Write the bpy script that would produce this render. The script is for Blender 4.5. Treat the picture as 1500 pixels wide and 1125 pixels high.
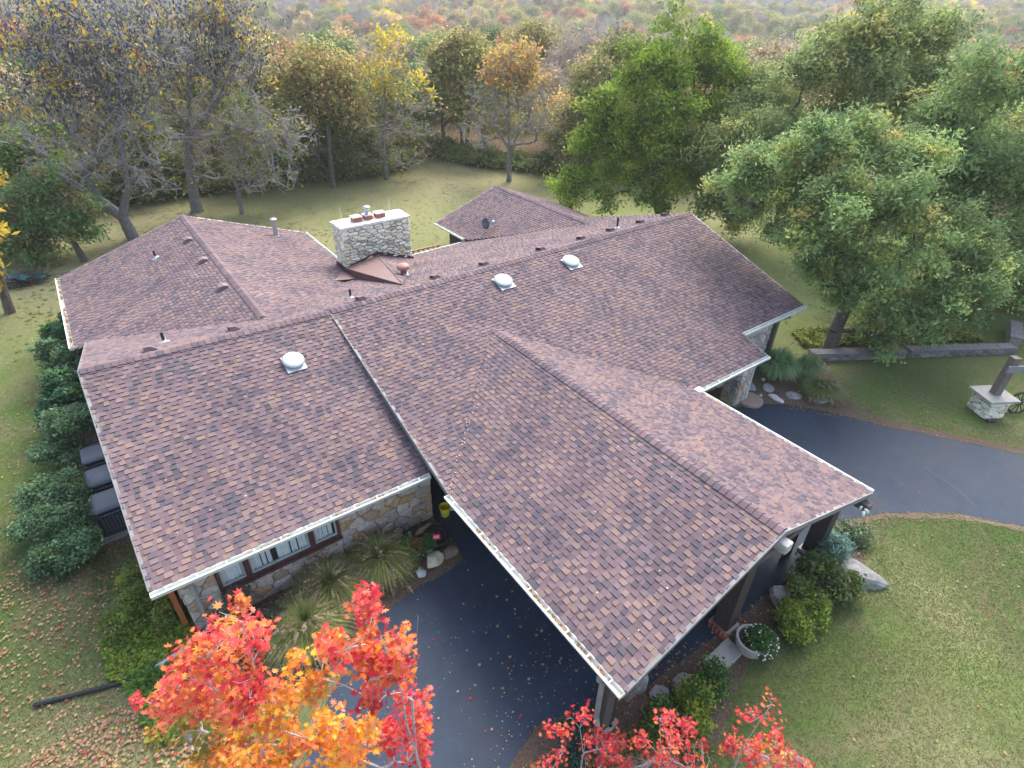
import bpy, math, random
import numpy as np
from mathutils import Matrix, Vector
for o in list(bpy.data.objects): bpy.data.objects.remove(o)
SC = bpy.context.scene; COL = SC.collection
R = math.radians
random.seed(7); NR = np.random.default_rng(7)

# ---------------------------------------------------------------- camera, world, sun, exposure
cam = bpy.data.cameras.new('camera'); camo = bpy.data.objects.new('camera', cam); COL.objects.link(camo)
cam.sensor_fit = 'HORIZONTAL'; cam.sensor_width = 36.0; cam.lens = 36.0 * 850.757 / 1500.0
cam.clip_start = 0.1; cam.clip_end = 3000
rt = Vector((0.80688927, -0.59041061, 0.01857481)); up = Vector((0.31638135, 0.45851211, 0.83046342)); fw = Vector((0.49883119, 0.6642153, -0.5567634))
m3 = Matrix((rt, up, -fw)).transposed()
camo.matrix_world = Matrix.Translation((-6.854, -16.954, 13.457)) @ m3.to_4x4()
SC.camera = camo
world = bpy.data.worlds.new('World'); SC.world = world; world.use_nodes = True
HAZE = 0.00042
SUN_EL, SUN_AZ = 48.0, 55.0          # azimuth measured from +Y towards +X
wn = world.node_tree; bg = wn.nodes['Background']
sky = wn.nodes.new('ShaderNodeTexSky'); sky.sky_type = 'NISHITA'; sky.sun_disc = False
sky.sun_elevation = R(SUN_EL); sky.sun_rotation = R(SUN_AZ); sky.dust_density = 4.0; sky.ozone_density = 1.0; sky.air_density = 1.0
hs = wn.nodes.new('ShaderNodeHueSaturation'); hs.inputs['Saturation'].default_value = 0.9
wn.links.new(sky.outputs[0], hs.inputs['Color']); wn.links.new(hs.outputs[0], bg.inputs[0]); bg.inputs[1].default_value = 0.15
sl = bpy.data.lights.new('sun', 'SUN'); sl.energy = 1.1; sl.angle = R(35); sl.color = (1, 0.975, 0.95)
so = bpy.data.objects.new('sun', sl); COL.objects.link(so)
sd = Vector((math.sin(R(SUN_AZ)) * math.cos(R(SUN_EL)), math.cos(R(SUN_AZ)) * math.cos(R(SUN_EL)), math.sin(R(SUN_EL))))
so.rotation_euler = sd.to_track_quat('Z', 'Y').to_euler()
SC.view_settings.view_transform = 'Standard'; SC.view_settings.look = 'None'; SC.view_settings.gamma = 1.0
SC.view_settings.exposure = 1.65; SC.view_settings.use_curve_mapping = False
SC.render.engine = 'CYCLES'; SC.cycles.max_bounces = 6; SC.cycles.diffuse_bounces = 4; SC.cycles.glossy_bounces = 2
SC.cycles.transparent_max_bounces = 6; SC.cycles.volume_bounces = 2; SC.cycles.use_denoising = True

# ---------------------------------------------------------------- materials
def nodes(m):
    m.use_nodes = True; nt = m.node_tree; return nt, nt.nodes, nt.links, nt.nodes['Principled BSDF']
def noise(nt, scale, detail=4, rough=.6, vec=None):
    n = nt.nodes.new('ShaderNodeTexNoise'); n.inputs['Scale'].default_value = scale; n.inputs['Detail'].default_value = detail
    n.inputs['Roughness'].default_value = rough
    if vec is None:
        g = nt.nodes.new('ShaderNodeNewGeometry'); vec = g.outputs['Position']
    nt.links.new(vec, n.inputs['Vector']); return n
def ramp(nt, src, stops):
    r = nt.nodes.new('ShaderNodeValToRGB'); e = r.color_ramp.elements
    while len(e) > 1: e.remove(e[-1])
    e[0].position = stops[0][0]; e[0].color = (*stops[0][1], 1)
    for p, c in stops[1:]:
        x = e.new(p); x.color = (*c, 1)
    nt.links.new(src, r.inputs[0]); return r
def mixc(nt, fac, a, b, mode='MIX'):
    m = nt.nodes.new('ShaderNodeMix'); m.data_type = 'RGBA'; m.blend_type = mode
    for sock, v in ((m.inputs[0], fac), (m.inputs[6], a), (m.inputs[7], b)):
        if isinstance(v, (int, float)): sock.default_value = v
        elif isinstance(v, tuple): sock.default_value = (*v, 1)
        else: nt.links.new(v, sock)
    return m.outputs[2]
def bump(nt, bs, h, strength=.5, dist=.01):
    b = nt.nodes.new('ShaderNodeBump'); b.inputs['Strength'].default_value = strength; b.inputs['Distance'].default_value = dist
    nt.links.new(h, b.inputs['Height']); nt.links.new(b.outputs[0], bs.inputs['Normal'])
MATS = {}
def M(name, c1, c2=None, scale=6, rough=.8, bmp=.3, bdist=.01, metal=0, spec=None, bscale=None):
    if name in MATS: return MATS[name]
    m = bpy.data.materials.new(name); nt, N, L, bs = nodes(m)
    n = noise(nt, scale)
    c2 = c2 or tuple(x * .75 for x in c1)
    r = ramp(nt, n.outputs[0], [(.3, c2), (.7, c1)])
    L.new(r.outputs[0], bs.inputs['Base Color']); bs.inputs['Roughness'].default_value = rough; bs.inputs['Metallic'].default_value = metal
    if spec is not None: bs.inputs['Specular IOR Level'].default_value = spec
    if bmp: bump(nt, bs, noise(nt, bscale or scale * 6).outputs[0], bmp, bdist)
    MATS[name] = m; return m
def MA(name, scale=30, amt=.35, rough=.85, bmp=.4, bdist=.006, spec=.3, trans=0, objcol=False, tint=False, big=None):
    """colour from the face colours of the mesh ('Col'), grained by noise"""
    if name in MATS: return MATS[name]
    m = bpy.data.materials.new(name); nt, N, L, bs = nodes(m)
    a = N.new('ShaderNodeAttribute'); a.attribute_name = 'Col'; c = a.outputs['Color']
    if objcol:
        oi = N.new('ShaderNodeObjectInfo'); c = mixc(nt, 1.0, c, oi.outputs['Color'], 'MULTIPLY')
    if tint:
        t = N.new('ShaderNodeAttribute'); t.attribute_type = 'INSTANCER'; t.attribute_name = 'tint'; c = mixc(nt, 1.0, c, t.outputs['Color'], 'MULTIPLY')
    if amt:
        n = noise(nt, scale, 3); r = ramp(nt, n.outputs[0], [(.25, (1 - amt,) * 3), (.75, (1 + amt * .6,) * 3)]); c = mixc(nt, 1.0, c, r.outputs[0], 'MULTIPLY')
    if big:
        n2 = noise(nt, big[0], 3); r2 = ramp(nt, n2.outputs[0], [(.3, big[1]), (.7, big[2])]); c = mixc(nt, 1.0, c, r2.outputs[0], 'MULTIPLY')
    L.new(c, bs.inputs['Base Color']); bs.inputs['Roughness'].default_value = rough; bs.inputs['Specular IOR Level'].default_value = spec
    if trans:
        tr = N.new('ShaderNodeBsdfTranslucent'); L.new(c, tr.inputs[0]); mx = N.new('ShaderNodeMixShader'); mx.inputs[0].default_value = trans
        L.new(bs.outputs[0], mx.inputs[1]); L.new(tr.outputs[0], mx.inputs[2]); L.new(mx.outputs[0], N['Material Output'].inputs[0])
    elif bmp: bump(nt, bs, noise(nt, scale * 4).outputs[0], bmp, bdist)
    MATS[name] = m; return m
leaf_m = MA('leaf', amt=0, rough=.6, bmp=0, spec=.25, trans=.38, objcol=True)
leaf_far = MA('leaf_far', amt=0, rough=.8, bmp=0, spec=.1, trans=.35, tint=True)
shingle_m = MA('asphalt_shingle', scale=90, amt=.22, rough=.92, bmp=.5, bdist=.004, spec=.35, big=(.55, (.84, .84, .88), (1.12, 1.1, 1.08)))
stone_m = MA('rubble_stone', scale=14, amt=.38, rough=.9, bmp=.8, bdist=.02)
bark_m = M('bark', (.16, .14, .12), (.07, .06, .05), 9, .95, .8, .03)
barkg_m = M('grey_bark', (.42, .40, .395), (.25, .235, .23), 7, .95, .6, .02)
barkd_m = M('dark_grey_bark', (.25, .235, .23), (.13, .12, .118), 7, .95, .6, .02)
white_m = M('white_gutter_paint', (.74, .76, .72), (.6, .63, .57), 3, .45, .05)
trim_m = M('grey_fascia', (.25, .25, .25), (.17, .165, .16), 4, .6, .1)
brown_m = M('dark_brown_paint', (.105, .042, .042), (.07, .03, .03), 5, .6, .1)
wood_m = M('weathered_wood', (.13, .115, .105), (.075, .065, .06), 8, .85, .5)
dkwood_m = M('stained_wood', (.06, .045, .042), (.035, .027, .026), 8, .75, .4)
mortar_m = M('mortar', (.33, .30, .26), (.22, .2, .18), 20, .95, .6)
deck_m = M('roof_deck', (.12, .09, .09), None, 5, .95, 0)
soffit_m = M('soffit', (.16, .12, .10), None, 4, .8, 0)
black_m = M('black_plastic', (.02, .02, .022), (.012, .012, .013), 8, .45, .1)
concrete_m = M('concrete', (.42, .40, .36), (.30, .29, .27), 5, .9, .4)
steel_m = M('galvanised_steel', (.62, .64, .65), (.5, .52, .53), 12, .35, .05, metal=.8)
ventb_m = M('brown_vent_metal', (.035, .02, .021), (.02, .013, .014), 8, .5, .05)
clay_m = M('clay_flue', (.42, .14, .08), (.30, .10, .06), 9, .85, .3)

# ---------------------------------------------------------------- mesh helpers
def mesh_np(name, V, F, mat=None, col=None, smooth=False):
    """V (n,3); F list of int arrays (k,3)/(k,4); col: per-vertex (n,3)"""
    me = bpy.data.meshes.new(name); V = np.asarray(V, np.float32)
    F = [np.asarray(f, np.int32) for f in (F if isinstance(F, (list, tuple)) else [F]) if len(f)]
    me.vertices.add(len(V)); me.vertices.foreach_set('co', V.ravel())
    nl = sum(f.size for f in F); npoly = sum(len(f) for f in F)
    me.loops.add(nl); me.polygons.add(npoly)
    me.loops.foreach_set('vertex_index', np.concatenate([f.ravel() for f in F]))
    tot = np.concatenate([np.full(len(f), f.shape[1], np.int32) for f in F]); st = np.concatenate([[0], np.cumsum(tot)[:-1]]).astype(np.int32)
    me.polygons.foreach_set('loop_start', st); me.polygons.foreach_set('loop_total', tot)
    me.polygons.foreach_set('use_smooth', np.full(npoly, smooth))
    if col is not None:
        a = me.color_attributes.new('Col', 'FLOAT_COLOR', 'POINT'); c = np.ones((len(V), 4), np.float32); c[:, :3] = col; a.data.foreach_set('color', c.ravel())
    me.update(calc_edges=True)
    if mat: me.materials.append(mat)
    return me
def link(name, me, parent=None, loc=None, **kw):
    o = bpy.data.objects.new(name, me); COL.objects.link(o)
    if parent is not None: o.parent = parent
    if loc is not None: o.location = loc
    for k, v in kw.items(): o[k] = v
    return o
def thing(name, loc, label, cat, group=None, rz=0):
    o = link(name, None, None, loc); o['label'] = label; o['category'] = cat; o.rotation_euler.z = rz; o.empty_display_size = .2
    if group: o['group'] = group
    return o
def tag(o, label=None, cat=None, group=None, kind=None):
    for k, v in (('label', label), ('category', cat), ('group', group), ('kind', kind)):
        if v: o[k] = v
    return o
class MB:
    def __init__(s): s.v = []; s.f = []; s.c = []
    def add(s, vs, fs, c=None):
        b = len(s.v); s.v += [tuple(v) for v in vs]; s.f += [tuple(i + b for i in f) for f in fs]; s.c += [c or (1, 1, 1)] * len(vs); return s
    def box(s, x0, x1, y0, y1, z0, z1, c=None, mtx=None):
        vs = [(x, y, z) for z in (z0, z1) for x, y in ((x0, y0), (x1, y0), (x1, y1), (x0, y1))]
        if mtx: vs = [mtx @ Vector(v) for v in vs]
        return s.add(vs, [(3, 2, 1, 0), (4, 5, 6, 7), (0, 1, 5, 4), (1, 2, 6, 5), (2, 3, 7, 6), (3, 0, 4, 7)], c)
    def tube(s, pts, rs, n=8, caps=True, c=None):
        if isinstance(rs, (int, float)): rs = [rs] * len(pts)
        P = [Vector(p) for p in pts]; rings = []; u0 = None
        for i, p in enumerate(P):
            d = (P[min(i + 1, len(P) - 1)] - P[max(i - 1, 0)]).normalized()
            u = (u0 - d * u0.dot(d)).normalized() if u0 else d.orthogonal().normalized()
            u0 = u; w = d.cross(u); rings.append([p + (u * math.cos(2 * math.pi * k / n) + w * math.sin(2 * math.pi * k / n)) * rs[i] for k in range(n)])
        vs = [v for r in rings for v in r]; fs = []
        for i in range(len(P) - 1):
            for k in range(n): fs.append((i * n + k, i * n + (k + 1) % n, (i + 1) * n + (k + 1) % n, (i + 1) * n + k))
        if caps: fs += [tuple(range(n))[::-1], tuple((len(P) - 1) * n + k for k in range(n))]
        return s.add(vs, fs, c)
    def lathe(s, prof, n=20, o=(0, 0, 0), c=None, mtx=None):
        vs = [Vector((r * math.cos(2 * math.pi * k / n) + o[0], r * math.sin(2 * math.pi * k / n) + o[1], z + o[2])) for r, z in prof for k in range(n)]
        if mtx: vs = [mtx @ v for v in vs]
        fs = [(i * n + k, i * n + (k + 1) % n, (i + 1) * n + (k + 1) % n, (i + 1) * n + k) for i in range(len(prof) - 1) for k in range(n)]
        return s.add(vs, fs, c)
    def prism(s, poly, z0, z1, c=None):
        n = len(poly); return s.add([(x, y, z0) for x, y in poly] + [(x, y, z1) for x, y in poly], [tuple(range(n))[::-1], tuple(range(n, 2 * n))] + [(i, (i + 1) % n, n + (i + 1) % n, n + i) for i in range(n)], c)
    def mesh(s, name, mat, smooth=False, bevel=0):
        me = bpy.data.meshes.new(name); me.from_pydata(s.v, [], s.f)
        a = me.color_attributes.new('Col', 'FLOAT_COLOR', 'POINT')
        cc = np.ones((len(s.v), 4), np.float32); cc[:, :3] = s.c; a.data.foreach_set('color', cc.ravel())
        if smooth: me.polygons.foreach_set('use_smooth', [True] * len(me.polygons))
        if mat: me.materials.append(mat)
        me.update(); return me
    def obj(s, name, mat, parent=None, loc=None, smooth=False, bevel=0, **kw):
        o = link(name, s.mesh(name, mat, smooth), parent, loc, **kw)
        if bevel:
            b = o.modifiers.new('bevel', 'BEVEL'); b.width = bevel; b.segments = 2; b.limit_method = 'ANGLE'
        if smooth:
            for p in o.data.polygons: pass
        return o

# ---------------------------------------------------------------- the house
house = thing('house', (0, 0, 0), 'single-storey stone ranch house with brown asphalt shingle roofs and a carport wing', 'house')
lerp = lambda a, b, t: a + (b - a) * t
HX = lambda x: 5.05 - .2 * (x + 8.3) / 6.8 if x < -1.5 else 4.87 + .14 * (x + 1.5) / 17.7
z_fl = lambda x, y: HX(x) + y * (HX(x) - (2.67 - .14 * (x + 8.3) / 6.8)) / 6.12
z_fr = lambda x, y: max(HX(x), 4.87) + y * (max(HX(x), 4.87) - 2.6) / 7.208
z_bk = lambda x, y: HX(x) - y * (.34 - .046 * (x + 8.3) / 24.5)
z_ll = lambda x, y: 4.40 + (x + 3.2) * (1.845 / 5.51)
z_lr = lambda x, y: 4.40 - (x + 3.2) * (1.87 / 5.54)
z_wl = lambda x, y: 4.08 + (x - 3.0) * (1.48 / 4.535)
z_wr = lambda x, y: 4.08 - (x - 3.0) * (1.63 / 4.922)
z_ql = lambda x, y: 3.73 + (x - 13.88) * .358
z_qr = lambda x, y: 3.73 - (x - 13.88) * .358
def z_cl(x, y):   # cricket left facet: through (1.75,1.4,4.47) (1.95,7.78,2.88) (3.6,7.8,3.14)
    a = Vector((1.75, 1.4, 4.5)); n = (Vector((1.95, 7.78, 2.88)) - a).cross(Vector((3.6, 7.8, 3.14)) - a); return a.z - (n.x * (x - a.x) + n.y * (y - a.y)) / n.z
def z_cr(x, y):
    a = Vector((1.75, 1.4, 4.5)); n = (Vector((3.6, 7.8, 3.14)) - a).cross(Vector((5.6, 7.8, 2.5)) - a); return a.z - (n.x * (x - a.x) + n.y * (y - a.y)) / n.z
YA = 7.2
# name, polygon in plan, height function, origin at the eave line, direction along the eave, direction up the slope
SLOPES = [
 ('front_left', [(-8.3, -6.12), (-1.42, -6.12), (-1.42, 0), (-8.3, 0)], z_fl, (1, 0), (0, 1)),
 ('front_right', [(-1.5, -7.208), (3.0, -2.78), (7.92, -7.663), (11.97, -7.663), (11.97, -6.458), (16.24, -6.458), (16.24, 0), (-1.5, 0)], z_fr, (1, 0), (0, 1)),
 ('wing_left', [(-1.5, -13.59), (3.0, -13.59), (3.0, -2.78), (-1.5, -7.208)], z_wl, (0, 1), (1, 0)),
 ('wing_right', [(3.0, -13.59), (7.92, -13.59), (7.92, -7.663), (3.0, -2.78)], z_wr, (0, 1), (-1, 0)),
 ('back', [(-1.5, 0), (16.24, 0), (16.24, YA), (13.88, 4.34), (9.64, 9.5), (5.3, 9.52), (2.34, 7.4), (-1.5, 3.46)], z_bk, (1, 0), (0, -1)),
 ('rear_left', [(-8.71, 7.1), (-3.2, 1.72), (-3.2, 14.44), (-8.71, 14.44)], z_ll, (0, 1), (1, 0)),
 ('rear_left_inner', [(-3.2, 1.72), (2.34, 7.4), (2.34, 14.44), (-3.2, 14.44)], z_lr, (0, 1), (-1, 0)),
 ('rear_right', [(9.64, 9.5), (13.88, 4.34), (13.88, 12.79), (9.64, 12.79)], z_ql, (0, 1), (1, 0)),
 ('rear_right_outer', [(13.88, 4.34), (17.9, 9.0), (17.9, 12.79), (13.88, 12.79)], z_qr, (0, 1), (-1, 0)),
 ('cricket', [(1.75, 1.4), (1.95, 7.78), (3.6, 7.8)], z_cl, (1, 0), (0, -1)),
 ('cricket_right', [(1.75, 1.4), (3.6, 7.8), (5.6, 7.8)], z_cr, (1, 0), (0, -1)),
 ('back_left', [(-8.3, 0), (-1.5, 0), (-1.5, 3.46), (-3.2, 1.72), (-8.3, 7.0)], z_bk, (1, 0), (0, -1)),
]
PAL = [((.208, .150, .160), .34), ((.240, .180, .184), .22), ((.172, .126, .138), .17), ((.295, .207, .172), .14), ((.100, .097, .120), .08), ((.132, .115, .134), .05)]
PT = np.array([.20, .22, .10, .27, .14, .07]); PG = np.array([.40, .20, .25, .06, .06, .03])
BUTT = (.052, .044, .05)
PC = np.array([p[0] for p in PAL]) * np.array([.77, .755, .765]); PC = PC * .8 + PC[:3].mean(0) * .2; PW = np.array([p[1] for p in PAL]); PW /= PW.sum()
CAMP = Vector((-6.854, -16.954, 13.457))
def intervals(poly, s, A, B):
    """spans along A of the polygon at upslope coordinate s (dot with B)"""
    xs = []
    n = len(poly)
    for i in range(n):
        p, q = poly[i], poly[(i + 1) % n]
        sp, sq = p[0] * B[0] + p[1] * B[1], q[0] * B[0] + q[1] * B[1]
        if (sp <= s) != (sq <= s):
            t = (s - sp) / (sq - sp); x, y = lerp(p[0], q[0], t), lerp(p[1], q[1], t)
            diag = abs(p[0] - q[0]) > .25 and abs(p[1] - q[1]) > .25
            xs.append((x * A[0] + y * A[1], diag))
    xs.sort(); return [(xs[i], xs[i + 1]) for i in range(0, len(xs) - 1, 2)]
TABS = []       # (slope index, 8 corner verts, colour)
def tabs_of(si, poly, zf, A, B, rng):
    ss = [p[0] * B[0] + p[1] * B[1] for p in poly]; s0, s1 = min(ss), max(ss)
    c = poly[0]; cx = sum(p[0] for p in poly) / len(poly); cy = sum(p[1] for p in poly) / len(poly)
    g = zf(cx + B[0] * .5, cy + B[1] * .5) - zf(cx, cy); g *= 2; cosS = 1 / math.sqrt(1 + g * g); nz = cosS
    st = .145 * cosS; row = 0; s = s0 - .03
    noclip = si in (9, 10)
    out = []
    while s < s1 - .03:
        for (a0, d0), (a1, d1) in intervals(poly, min(max(s + st * .5, s0 + .001), s1 - .001), A, B):
            a0 = a0 - (.0 if noclip or not d0 else .26) - (.02 if not d0 else 0); a1 = a1 + (.0 if noclip or not d1 else .26) + (.02 if not d1 else 0)
            a = a0 - rng.random() * .2; lvl = 0
            while a < a1:
                lvl = 1 - lvl; w = (.10 + rng.random() * .095) if lvl else (.065 + rng.random() * .125)
                xx, yy = a * A[0] + s * B[0], a * A[1] + s * B[1]; q = math.sin(xx * 2.1 + yy * 1.3) + math.sin(yy * 2.9 - xx * 1.7 + 2)
                pw = (PT if lvl else PG) * np.array([1, 1, 1, math.exp(q * .45), math.exp(-q * .7), 1]); pw /= pw.sum(); ci = rng.choice(len(PC), p=pw)
                b0, b1 = max(a, a0), min(a + w, a1); a += w
                if b1 - b0 < .02: continue
                h = (.025 if lvl else .009) + rng.random() * .003
                su = min(s + st + .008, s1)
                def pt(aa, sv, up):
                    x, y = aa * A[0] + sv * B[0], aa * A[1] + sv * B[1]; return (x, y, zf(x, y) + up / nz)
                g1 = .006; k_ = (.006 if rng.random() < .5 else .0) * lvl
                f0, f1, e0, e1 = pt(b0, s, h), pt(b1, s, h), pt(b1, su, g1), pt(b0, su, g1); d0, d1 = pt(b0, s, -.004), pt(b1, s, -.004)
                vs = [f0, f1, e0, e1, f0, f1, d1, d0, d1, d0]
                col = PC[ci] * (1 + (rng.random() - .5) * .2)
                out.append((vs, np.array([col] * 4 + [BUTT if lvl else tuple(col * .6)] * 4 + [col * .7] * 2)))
        s += st; row += 1
    return out
def slab(name, poly, zf, mat, z_off, th, parent):
    n = len(poly); mb = MB(); top = [(x, y, zf(x, y) + z_off) for x, y in poly]; bot = [(x, y, zf(x, y) + z_off - th) for x, y in poly]
    mb.add(top + bot, [tuple(range(n)), tuple(range(n, 2 * n))[::-1]] + [(i, n + i, n + (i + 1) % n, (i + 1) % n) for i in range(n)])
    return mb.obj(name, mat, parent)
allt = []
roofs = []
for i, (nm, poly, zf, A, B) in enumerate(SLOPES):
    rf = slab('roof', poly, zf, deck_m, -.05, .11, house)
    rf['label'] = {'front_left': 'lower front-left roof slope with one domed skylight', 'front_right': 'wide front roof slope with two domed skylights', 'wing_left': 'left slope of the carport roof', 'wing_right': 'right slope of the carport roof',
                   'back': 'rear slope of the main ridge lined with box vents', 'rear_left': 'outer slope of the rear left wing roof', 'rear_left_inner': 'inner slope of the rear left wing roof', 'rear_right': 'left slope of the rear right gable', 'rear_right_outer': 'far slope of the rear right gable',
                   'cricket': 'small raised cricket roof facet beside the chimney', 'cricket_right': 'right facet of the cricket behind the chimney', 'back_left': 'short rear slope at the left end of the main ridge'}[nm]
    roofs.append(rf)
    if nm == 'cricket': continue
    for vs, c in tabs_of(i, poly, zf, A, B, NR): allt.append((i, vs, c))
# the 300 tabs nearest the camera are separate shingles, the rest is one mesh per slope
ctr = np.array([np.mean(vs[:4], axis=0) for _, vs, _ in allt]); dist = np.linalg.norm(ctr - np.array(CAMP), axis=1)
near = set(np.argsort(dist)[:300].tolist())
TF4 = [(0, 1, 2, 3), (7, 6, 5, 4)]; TF3 = [(1, 8, 2), (0, 3, 9)]
for si in range(len(SLOPES)):
    V = []; C = []
    for k, (i, vs, c) in enumerate(allt):
        if i == si and k not in near: V += vs; C.append(c)
    if not V: continue
    n = len(V) // 10; F = [(np.arange(n)[:, None, None] * 10 + np.array(t_)[None]).reshape(-1, len(t_[0])) for t_ in (TF4, TF3)]
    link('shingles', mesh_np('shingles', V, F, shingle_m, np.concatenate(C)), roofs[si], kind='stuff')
for k in sorted(near):
    i, vs, c = allt[k]; o0 = Vector(vs[0])
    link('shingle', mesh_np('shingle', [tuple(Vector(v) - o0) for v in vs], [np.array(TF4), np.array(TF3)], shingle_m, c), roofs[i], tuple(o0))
# ridge caps
def ridge(p, q, zl, n_dir, parent, label=None):
    """row of cap shingles along ridge p->q; n_dir unit plan vector across"""
    P, Q = Vector(p), Vector(q); L = (Q - P).length; d = (Q - P) / L; k = int(L / .175); W = Vector((n_dir[0], n_dir[1], 0))
    for j in range(k):
        a = P + d * (j * L / k); b = P + d * ((j + 1) * L / k + .02); c = PC[NR.choice([0, 0, 1, 2, 2, 5], 1)[0]] * (.98 + .22 * NR.random())
        ha, hb = .036, .014
        def prof(o, h): return [o - W * .15 + Vector((0, 0, -zl * .15 + h)), o - W * .07 + Vector((0, 0, -zl * .07 + h + .012)), o + Vector((0, 0, h + .018)), o + W * .07 + Vector((0, 0, -zl * .07 + h + .012)), o + W * .15 + Vector((0, 0, -zl * .15 + h))]
        A_ = prof(a, ha); B_ = prof(b, hb); lo = [v - Vector((0, 0, .045)) for v in A_]; o0 = a
        vs = [tuple(v - o0) for v in A_ + B_ + A_ + lo + A_[:1] + B_[:1] + A_[4:] + B_[4:] + lo[:1] + lo[4:]]; fs = [(i, i + 1, 6 + i, 5 + i) for i in range(4)] + [(15 + i, 16 + i, 11 + i, 10 + i) for i in range(4)] + [(20, 21, 24), (22, 25, 23)]
        me = bpy.data.meshes.new('ridge_cap'); me.from_pydata(vs, [], fs); me.materials.append(shingle_m)
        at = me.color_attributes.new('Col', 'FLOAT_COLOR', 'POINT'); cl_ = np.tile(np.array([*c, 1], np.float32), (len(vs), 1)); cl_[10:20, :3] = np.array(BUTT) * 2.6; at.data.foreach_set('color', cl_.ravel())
        link('ridge_cap', me, parent, tuple(o0))
ridge((-8.3, 0, 5.06), (-1.5, 0, 4.86), .34, (0, 1), roofs[0])
ridge((-1.5, 0, 4.88), (16.24, 0, 5.02), .33, (0, 1), roofs[1])
ridge((3.0, -13.59, 4.09), (3.0, -2.8, 4.09), .32, (1, 0), roofs[2])
ridge((-3.2, 14.44, 4.41), (-3.2, 1.8, 4.41), .33, (1, 0), roofs[5])
ridge((13.88, 12.79, 3.74), (13.88, 4.4, 3.74), .35, (1, 0), roofs[7])
# rake and eave boards: straight boards just outside the deck, top flush with it
def board(p, q, out, th=.03, h=.17, dz=0, mat=trim_m, name='fascia', parent=None, drip=True):
    P, Q = Vector(p), Vector(q); O = Vector((out[0], out[1], 0)); t = Vector((0, 0, 1)); mb = MB()
    a, b = P + O * .003, Q + O * .003; vs = []
    for e in (a, b): vs += [e + t * dz, e + O * th + t * dz, e + O * th + t * (dz - h), e + t * (dz - h)]
    mb.add(vs, [(0, 1, 2, 3), (7, 6, 5, 4), (0, 4, 5, 1), (1, 5, 6, 2), (2, 6, 7, 3), (3, 7, 4, 0)])
    o = mb.obj(name, mat, parent or house)
    if drip:
        mb = MB(); vs = []
        for e in (a, b): vs += [e + t * (dz + .012) - O * .03, e + O * (th + .02) + t * (dz + .012), e + O * (th + .02) + t * (dz + .001), e - O * .03 + t * (dz + .001)]
        mb.add(vs, [(0, 1, 2, 3), (7, 6, 5, 4), (0, 4, 5, 1), (1, 5, 6, 2), (2, 6, 7, 3), (3, 7, 4, 0)])
        mb.obj('drip_edge', trim_m if mat == trim_m else mat, o)
    return o
def P3(x, y, zf, dz=0): return (x, y, zf(x, y) + dz)
board(P3(-8.3, -6.12, z_fl), P3(-8.3, 0, z_fl), (-1, 0)); board(P3(-8.3, 0, z_bk), P3(-8.3, 7.1, z_bk), (-1, 0))
board(P3(-1.5, -7.208, z_fr), P3(-1.5, -.05, z_fr), (-1, 0), h=.2)
board(P3(-1.5, 0, z_fr, .02), P3(-1.75, 0, z_bk, -.02), (0, 1), h=.1, drip=False)
board(P3(-1.5, -13.59, z_wl), P3(3.0, -13.59, z_wl), (0, -1)); board(P3(3.0, -13.59, z_wr), P3(7.92, -13.59, z_wr), (0, -1))
board(P3(16.24, -6.458, z_fr), P3(16.24, 0, z_fr), (1, 0)); board(P3(16.24, 0, z_bk), P3(16.24, YA, z_bk), (1, 0)); board(P3(11.97, -7.663, z_fr), P3(11.97, -6.458, z_fr), (1, 0))
board(P3(-8.71, 14.44, z_ll), P3(-3.2, 14.44, z_ll), (0, 1)); board(P3(-3.2, 14.44, z_lr), P3(2.34, 14.44, z_lr), (0, 1), mat=white_m)
board(P3(9.64, 12.79, z_ql), P3(13.88, 12.79, z_ql), (0, 1)); board(P3(13.88, 12.79, z_qr), P3(17.9, 12.79, z_qr), (0, 1))
board(P3(1.75, 1.4, z_cl), P3(1.95, 7.78, z_cl), (-1, 0), h=.34, mat=brown_m, name='flashing', drip=False)
metal_brown = M('brown_roof_metal', (.24, .15, .135), (.2, .125, .115), 4, .5, .05)
slab('roof_metal', [(1.75, 1.4), (1.95, 7.78), (3.6, 7.8)], z_cl, metal_brown, -.012, .02, roofs[9])
slab('valley_metal', [(.9, 6.3), (1.9, 6.2), (1.94, 7.78), (1.7, 7.6)], lambda x, y: max(z_lr(x, y), z_bk(x, y)) + .035, metal_brown, 0, .02, roofs[4])
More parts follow.
